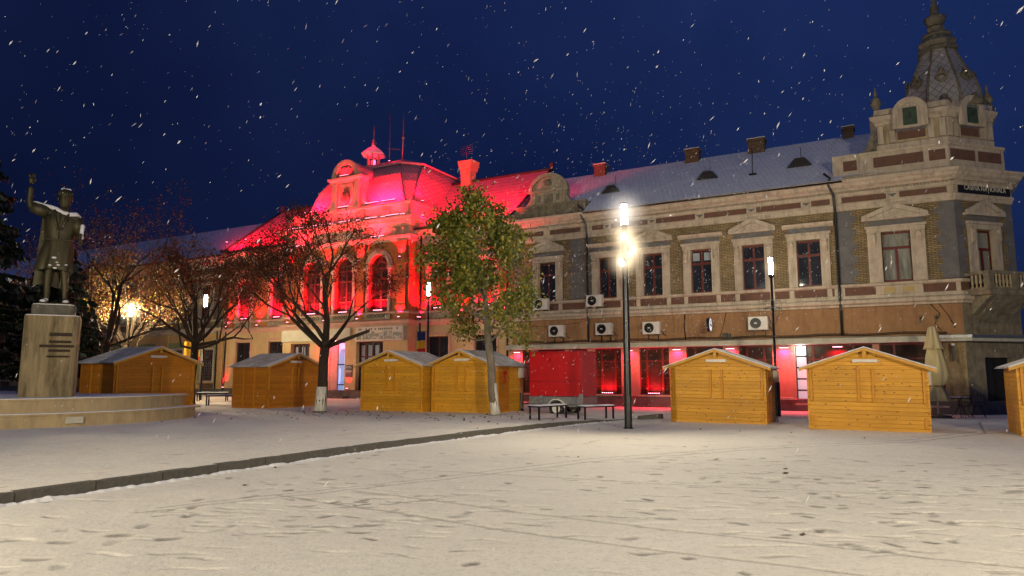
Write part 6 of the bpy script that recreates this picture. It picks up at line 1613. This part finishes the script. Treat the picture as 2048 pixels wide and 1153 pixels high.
def make_tree(label,loc,H,tr,fork,spread,seed,leaves,mats,n_limbs=7,lime_h=1.0,lean=(0,0),leafsize=.09,twig=1.,levels=5,low=0.,crown_c=None,group='trees on the square',clump=.28,bias_side=0.,upb=.10,env=None,leader=None,barkm=None,irr=.25):
    bark=barkm or globals()['bark']
    rn=random.Random(seed)
    t=thing('tree',label,'tree',loc,0,group)
    segs=[]; tips=[]
    def inside(q,s=1.):
        if env is None: return True
        cx,cy,cz,rx,ry,rz_=env; k=1+irr*noise.noise(q*.75+Vector((seed,0,0)))
        dz=(q.z-cz)/rz_; wz=1.
        return ((q.x-cx)/rx)**2+((q.y-cy)/ry)**2+dz**2 < (k*s)**2
    def grow(p,d,l,r,lev):
        if lev>1 and not inside(p): return
        n=3 if lev<3 else 2; pts=[p]; rad=[r]; q=p.copy(); dd=d.copy()
        for i in range(n):
            if env is not None and lev>1 and not inside(q): dd=(dd*.4+(Vector(env[:3])-q).normalized()).normalized()
            dd=(dd+Vector((rn.gauss(0,.13),rn.gauss(0,.13),rn.gauss(0,.10)+upb*.6))).normalized()
            q=q+dd*(l/n); pts.append(q.copy()); rad.append(r*(1-.42*(i+1)/n))
        segs.append((pts,rad,lev))
        if lev>=levels-2:
            for pp in pts[1:]:
                if inside(pp,1.02): tips.append(pp)
        if lev>=levels: return
        k=rn.choice((2,3,3)) if lev<levels-1 else rn.choice((2,3))
        for j in range(k):
            src=pts[-1] if j<2 else pts[-2]
            ax=dd.orthogonal().normalized(); ax.rotate(Matrix.Rotation(rn.uniform(0,2*PI),3,dd))
            nd=dd.copy(); nd.rotate(Matrix.Rotation(rn.uniform(.25,.75),3,ax)); nd.z+=upb
            grow(src,nd.normalized(),l*rn.uniform(.62,.82),rad[-1]*rn.uniform(.6,.8),lev+1)
    base=Vector((0,0,0)); top=Vector((lean[0],lean[1],fork))
    tp=[base,base.lerp(top,.35)+Vector((rn.gauss(0,.03),rn.gauss(0,.03),0)),base.lerp(top,.7)+Vector((rn.gauss(0,.04),0,0)),top]
    tm_=MB(); tm_.tube([tuple(p) for p in tp],[tr*1.25,tr*1.0,tr*.92,tr*.95],12)
    tm_.tube([(0,0,0),(0,0,.06)],[tr*1.5,tr*1.25],12)
    tk=tm_.build('trunk',bark,t)
    if lime_h:
        f=lime_h/fork; mb=MB(); mb.tube([(0,0,.01),tuple(tp[0].lerp(tp[1],min(1,f/.35)*.5)),tuple(tp[0].lerp(top,f))],[tr*1.28,tr*1.12,tr*1.03],14); mb.build('whitewashed_foot',lime,tk)
    L0=(H-fork)*.36
    if leader:
        lp=[top]+[Vector(q) for q in leader]; rr=[tr*.95]+[tr*(.8-.62*k/(len(leader))) for k in range(1,len(leader)+1)]
        segs.append((lp,rr,1)); n_limbs=0
        nb=26
        for i in range(nb):
            f_=i/nb*(len(lp)-1); k=min(len(lp)-2,int(f_)); p_=lp[k].lerp(lp[k+1],f_-k)
            a=i*2.4+rn.uniform(-.4,.4); up_=rn.uniform(-.25,.55) if i<6 else rn.uniform(.1,.9)
            grow(p_,Vector((math.cos(a),math.sin(a),up_)).normalized(),rn.uniform(.75,1.25)*(1.25-.75*i/nb),tr*(.36-.2*i/nb),2)
    for i in range(n_limbs):
        a=2*PI*i/n_limbs+rn.uniform(-.3,.3); tl=rn.uniform(.45,1.1) if i%2 else rn.uniform(.9,1.4)
        tl*=spread
        d=Vector((math.cos(a)*math.sin(tl),math.sin(a)*math.sin(tl),math.cos(tl)))
        grow(top.lerp(tp[2],rn.uniform(0,.35)),d,L0*rn.uniform(.9,1.2),tr*.5,1)
    if not leader: grow(top,Vector((lean[0]*.05,lean[1]*.05,1)),L0*1.35,tr*.72,1)   # leader
    for (d,l) in (low or []):
        grow(top.lerp(tp[2],.5),Vector(d).normalized(),l,tr*.34,2)
    mb=MB()
    for pts,rad,lev in segs:
        mb.tube([tuple(p) for p in pts],[max(.006,r_) for r_ in rad],7 if lev<3 else (4 if lev<5 else 3),0,True,False)
    mb.build('branches',bark,t)
    mb=MB()
    for i in range(leaves):
        c=tips[rn.randrange(len(tips))]; p=c+Vector((rn.gauss(0,clump),rn.gauss(0,clump),rn.gauss(0,clump*.8)))
        s=leafsize*rn.uniform(.6,1.3); u=Vector((rn.gauss(0,1),rn.gauss(0,1),rn.gauss(0,.7))).normalized(); v=u.orthogonal().normalized(); v.rotate(Matrix.Rotation(rn.uniform(0,6.28),3,u))
        w_=u.cross(v)
        mb.add([p-v*s*.5,p+w_*s*.38+u*s*.08,p+v*s*.55,p-w_*s*.38+u*s*.08],[(0,1,2,3)],rn.choices(range(len(mats)),[m_[1] for m_ in mats])[0])
    me=bpy.data.meshes.new('foliage'); me.from_pydata([tuple(p) for p in mb.v],[],mb.f)
    for m_ in mats: me.materials.append(m_[0])
    me.polygons.foreach_set('material_index',mb.m); link(bpy.data.objects.new('foliage',me),t)
    return t
make_tree('almost bare tree with russet leaves and a whitewashed foot, in front of the town hall',(-7.50,27.3,.14),8.0,.20,2.75,1.0,21,18000,[(leaf_red,3),(leaf_brown,1.3)],8,1.0,(.15,0),.070,levels=5,low=[((1,-.1,.28),1.7),((-1,-.2,.22),1.5),((-.7,-.6,.3),1.2)],clump=.17,upb=.08,env=(.1,0,5.3,3.3,2.9,2.7))
make_tree('leafy green tree with a whitewashed foot, beside the hut with the red bow',(-.58,25.1,.14),8.2,.15,2.6,.95,5,17000,[(leaf_green,3),(leaf_lime,1.6)],8,1.15,(-.28,.05),.125,levels=5,low=[((-1,-.1,.10),1.5),((.9,-.3,.3),1.2)],clump=.24,upb=.03,env=(-1.05,0,4.95,2.8,2.2,2.95),leader=[(-.35,.05,3.6),(-.45,.1,4.7),(-.75,.05,5.8),(-.85,0,6.9),(-1.3,0,7.9)],barkm=pale_bark,irr=.75)
make_tree('brown-leaved tree rising behind the dark hut near the plinth',(-15.9,34.5,.14),8.8,.20,3.2,1.0,33,8500,[(leaf_red,2.2),(leaf_brown,1)],8,0,(.1,0),.10,levels=5,low=[((1,-.1,.2),1.8),((-1,-.2,.1),2.0)],clump=.2,env=(.5,0,5.6,3.1,3.,2.9))
make_tree('tree with yellow leaves lit by the lamp beside it',(-22.6,40.4,.14),8.6,.20,3.2,1.1,44,10000,[(leaf_brown,2),(leaf_red,2.2),(leaf_lime,.6)],8,0,(0,0),.12,levels=5,low=[((1,-.3,-.05),2.0),((-.6,-.7,0),1.8)],clump=.26,env=(.3,0,5.6,3.6,3.,3.0))
make_tree('dark bare-topped tree just right of the statue',(-20.0,34.0,.14),9.3,.17,2.9,.75,55,4200,[(leaf_red,3),(leaf_brown,1)],6,0,(.1,0),.09,levels=5,clump=.2)
make_tree('low russet tree behind the statue pedestal at the left edge',(-31.,44.,.14),7.6,.18,2.6,1.2,66,6000,[(leaf_red,2),(leaf_brown,1)],7,0,(0,0),.12,levels=4,clump=.3)
def make_spruce(label,loc,H,Rm,seed):
    rn=random.Random(seed); t=thing('spruce_tree',label,'tree',loc,0)
    mb=MB(); mb.tube([(0,0,0),(0,0,H)],[.28,.03],10); tk=mb.build('trunk',bark,t)
    br=MB(); nd=MB(); z=1.6
    while z<H-.3:
        f=(H-z)/H; k=rn.randint(6,8)
        for j in range(k):
            a=rn.uniform(0,2*PI); L=Rm*f**.8*rn.uniform(.75,1.1)+.15; pts=[]
            for i in range(7):
                g=i/6; pts.append(Vector((math.cos(a)*L*g,math.sin(a)*L*g,z-.35*L*g*g*.5+.10*L*g-.05*math.sin(g*3))))
            br.tube([tuple(p) for p in pts],[.03*f+.01]*6+[.005],4,0,True,False)
            m_=int(30*L)+8
            for q in range(m_):
                g=rn.uniform(.12,1.0); i=min(5,int(g*6)); p=pts[i].lerp(pts[i+1],g*6-i)
                side=Vector((-math.sin(a),math.cos(a),0))*rn.choice((-1,1))*rn.uniform(.05,.42)*(1.1-g*.6)
                e=p+side+Vector((math.cos(a),math.sin(a),0))*abs(side.length)*.6+Vector((0,0,-rn.uniform(.03,.22)))
                wv=Vector((rn.gauss(0,.03),rn.gauss(0,.03),.035)); dr=Vector((0,0,-rn.uniform(.02,.10)))
                nd.add([p+wv,p-wv+dr,e-wv*.5+dr,e+wv*.5],[(0,1,2,3)])
        z+=rn.uniform(.16,.26)
    br.build('branches',bark,t)
    me=bpy.data.meshes.new('foliage'); me.from_pydata([tuple(p) for p in nd.v],[],nd.f); me.materials.append(needle); link(bpy.data.objects.new('foliage',me),t)
make_spruce('tall dark spruce behind the statue at the left edge',(-21.6,26.5,.14),12.3,3.9,3)
make_spruce('smaller spruce standing low behind the statue legs',(-18.9,28.6,.14),7.2,2.6,8)

# ================================================================== falling snow and litter
rn=random.Random(17); mb=MB()
def flake(p,s,e):
    d=Vector((rn.gauss(.42,.22),rn.gauss(0,.2),rn.uniform(.5,1.))).normalized(); a=d.orthogonal().normalized(); a.rotate(Matrix.Rotation(rn.uniform(0,6.28),3,d)); b=d.cross(a)
    p=Vector(p); mb.add([p-d*s*e,p+a*s,p+b*s,p-a*s,p-b*s,p+d*s*e],[(0,2,1),(0,3,2),(0,4,3),(0,1,4),(5,1,2),(5,2,3),(5,3,4),(5,4,1)])
for i in range(2000):
    y=3.2+27*rn.random()**.8; x=rn.uniform(-.82,.82)*y; z=rn.uniform(.3,1.6+.60*y)
    if y>14 and z<3.0 and rn.random()<.6: continue
    dist=math.hypot(x,y); flake((x,y,z),(.0010+.00024*y)*(.45+rn.random()**3*1.9),rn.uniform(2.,9))
for i in range(3000):
    a=rn.gauss(0,3.2); b=rn.gauss(0,2.6); c=rn.gauss(-.8,2.2)
    p=(MAST[0]+a,MAST[1]+b-1.0,5.6+c)
    if p[2]<.4: continue
    flake(p,rn.uniform(.0025,.0065),rn.uniform(2.5,7))
for i in range(70):
    y=rn.uniform(2.2,7.); x=rn.uniform(-.8,.8)*y; z=rn.uniform(1.8,1.6+.58*y); flake((x,y,z),rn.uniform(.0022,.0048),rn.uniform(1.5,5))
fl_m=mat('snowflake',(.62,.62,.66),(.5,.5,.56),bmp=0)
me=bpy.data.meshes.new('falling_snow'); me.from_pydata([tuple(p) for p in mb.v],[],mb.f); me.materials.append(fl_m)
o=link(bpy.data.objects.new('falling_snow',me)); tag(o,'snowflakes drifting in the air over the whole square','snow',kind='stuff')
mb=MB()
for i in range(300):
    if rn.random()<.5: x,y=rn.gauss(-7.5,3.),rn.gauss(25.5,1.8)
    elif rn.random()<.8: x,y=rn.gauss(-.6,2.2),rn.gauss(24,1.8)
    else: x,y=rn.uniform(-6,14),rn.uniform(7,22)
    z=(terr_h(x,y) if x<kerb_x(y) else 0)+.012
    a=rn.uniform(0,6.28); s=rn.uniform(.03,.07); u=Vector((math.cos(a),math.sin(a),rn.gauss(0,.3))); v=Vector((-math.sin(a),math.cos(a),rn.gauss(0,.3))); p=Vector((x,y,z))
    mb.add([p-u*s,p+v*s*.6,p+u*s,p-v*s*.6],[(0,1,2,3)])
o=mb.build('fallen_leaves',leaf_brown,split=False); tag(o,'dry leaves scattered on the snow under the trees','leaves',kind='stuff')

def glare_halo(parent,loc,r,col,s,name='lamp_glare'):
    """emissive halo close round a lamp, painting its glare into the air"""
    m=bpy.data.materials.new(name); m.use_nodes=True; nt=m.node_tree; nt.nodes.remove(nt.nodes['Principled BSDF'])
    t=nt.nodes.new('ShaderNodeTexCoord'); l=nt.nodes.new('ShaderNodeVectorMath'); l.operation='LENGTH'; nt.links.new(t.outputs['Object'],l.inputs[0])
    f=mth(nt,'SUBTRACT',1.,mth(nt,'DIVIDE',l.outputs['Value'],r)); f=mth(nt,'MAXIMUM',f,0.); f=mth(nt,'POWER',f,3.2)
    e=nt.nodes.new('ShaderNodeEmission'); e.inputs[0].default_value=c4(col); nt.links.new(mth(nt,'MULTIPLY',f,s),e.inputs[1]); nt.links.new(e.outputs[0],nt.nodes['Material Output'].inputs['Volume'])  # glowing volume paints the glare of the lamp head
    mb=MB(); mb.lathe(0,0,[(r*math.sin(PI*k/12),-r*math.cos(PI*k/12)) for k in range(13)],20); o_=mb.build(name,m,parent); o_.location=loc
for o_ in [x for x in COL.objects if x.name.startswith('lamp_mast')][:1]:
    glare_halo(o_,(0,-.05,6.6),1.0,(1.,.90,.78),2.6)
    for q in ((-.05,-.3,5.8),(.14,-.3,5.4),(-.08,-.3,5.02)): glare_halo(o_,q,.75,(1.,.80,.52),5.0)
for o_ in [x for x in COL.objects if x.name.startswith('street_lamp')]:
    z_={'street_lamp':5.85,'street_lamp.001':5.05}.get(o_.name,5.75); glare_halo(o_,(0,0,z_),1.0 if o_.name=='street_lamp.001' else .5,(1.,.82,.45),4.0 if o_.name=='street_lamp.001' else 1.6)
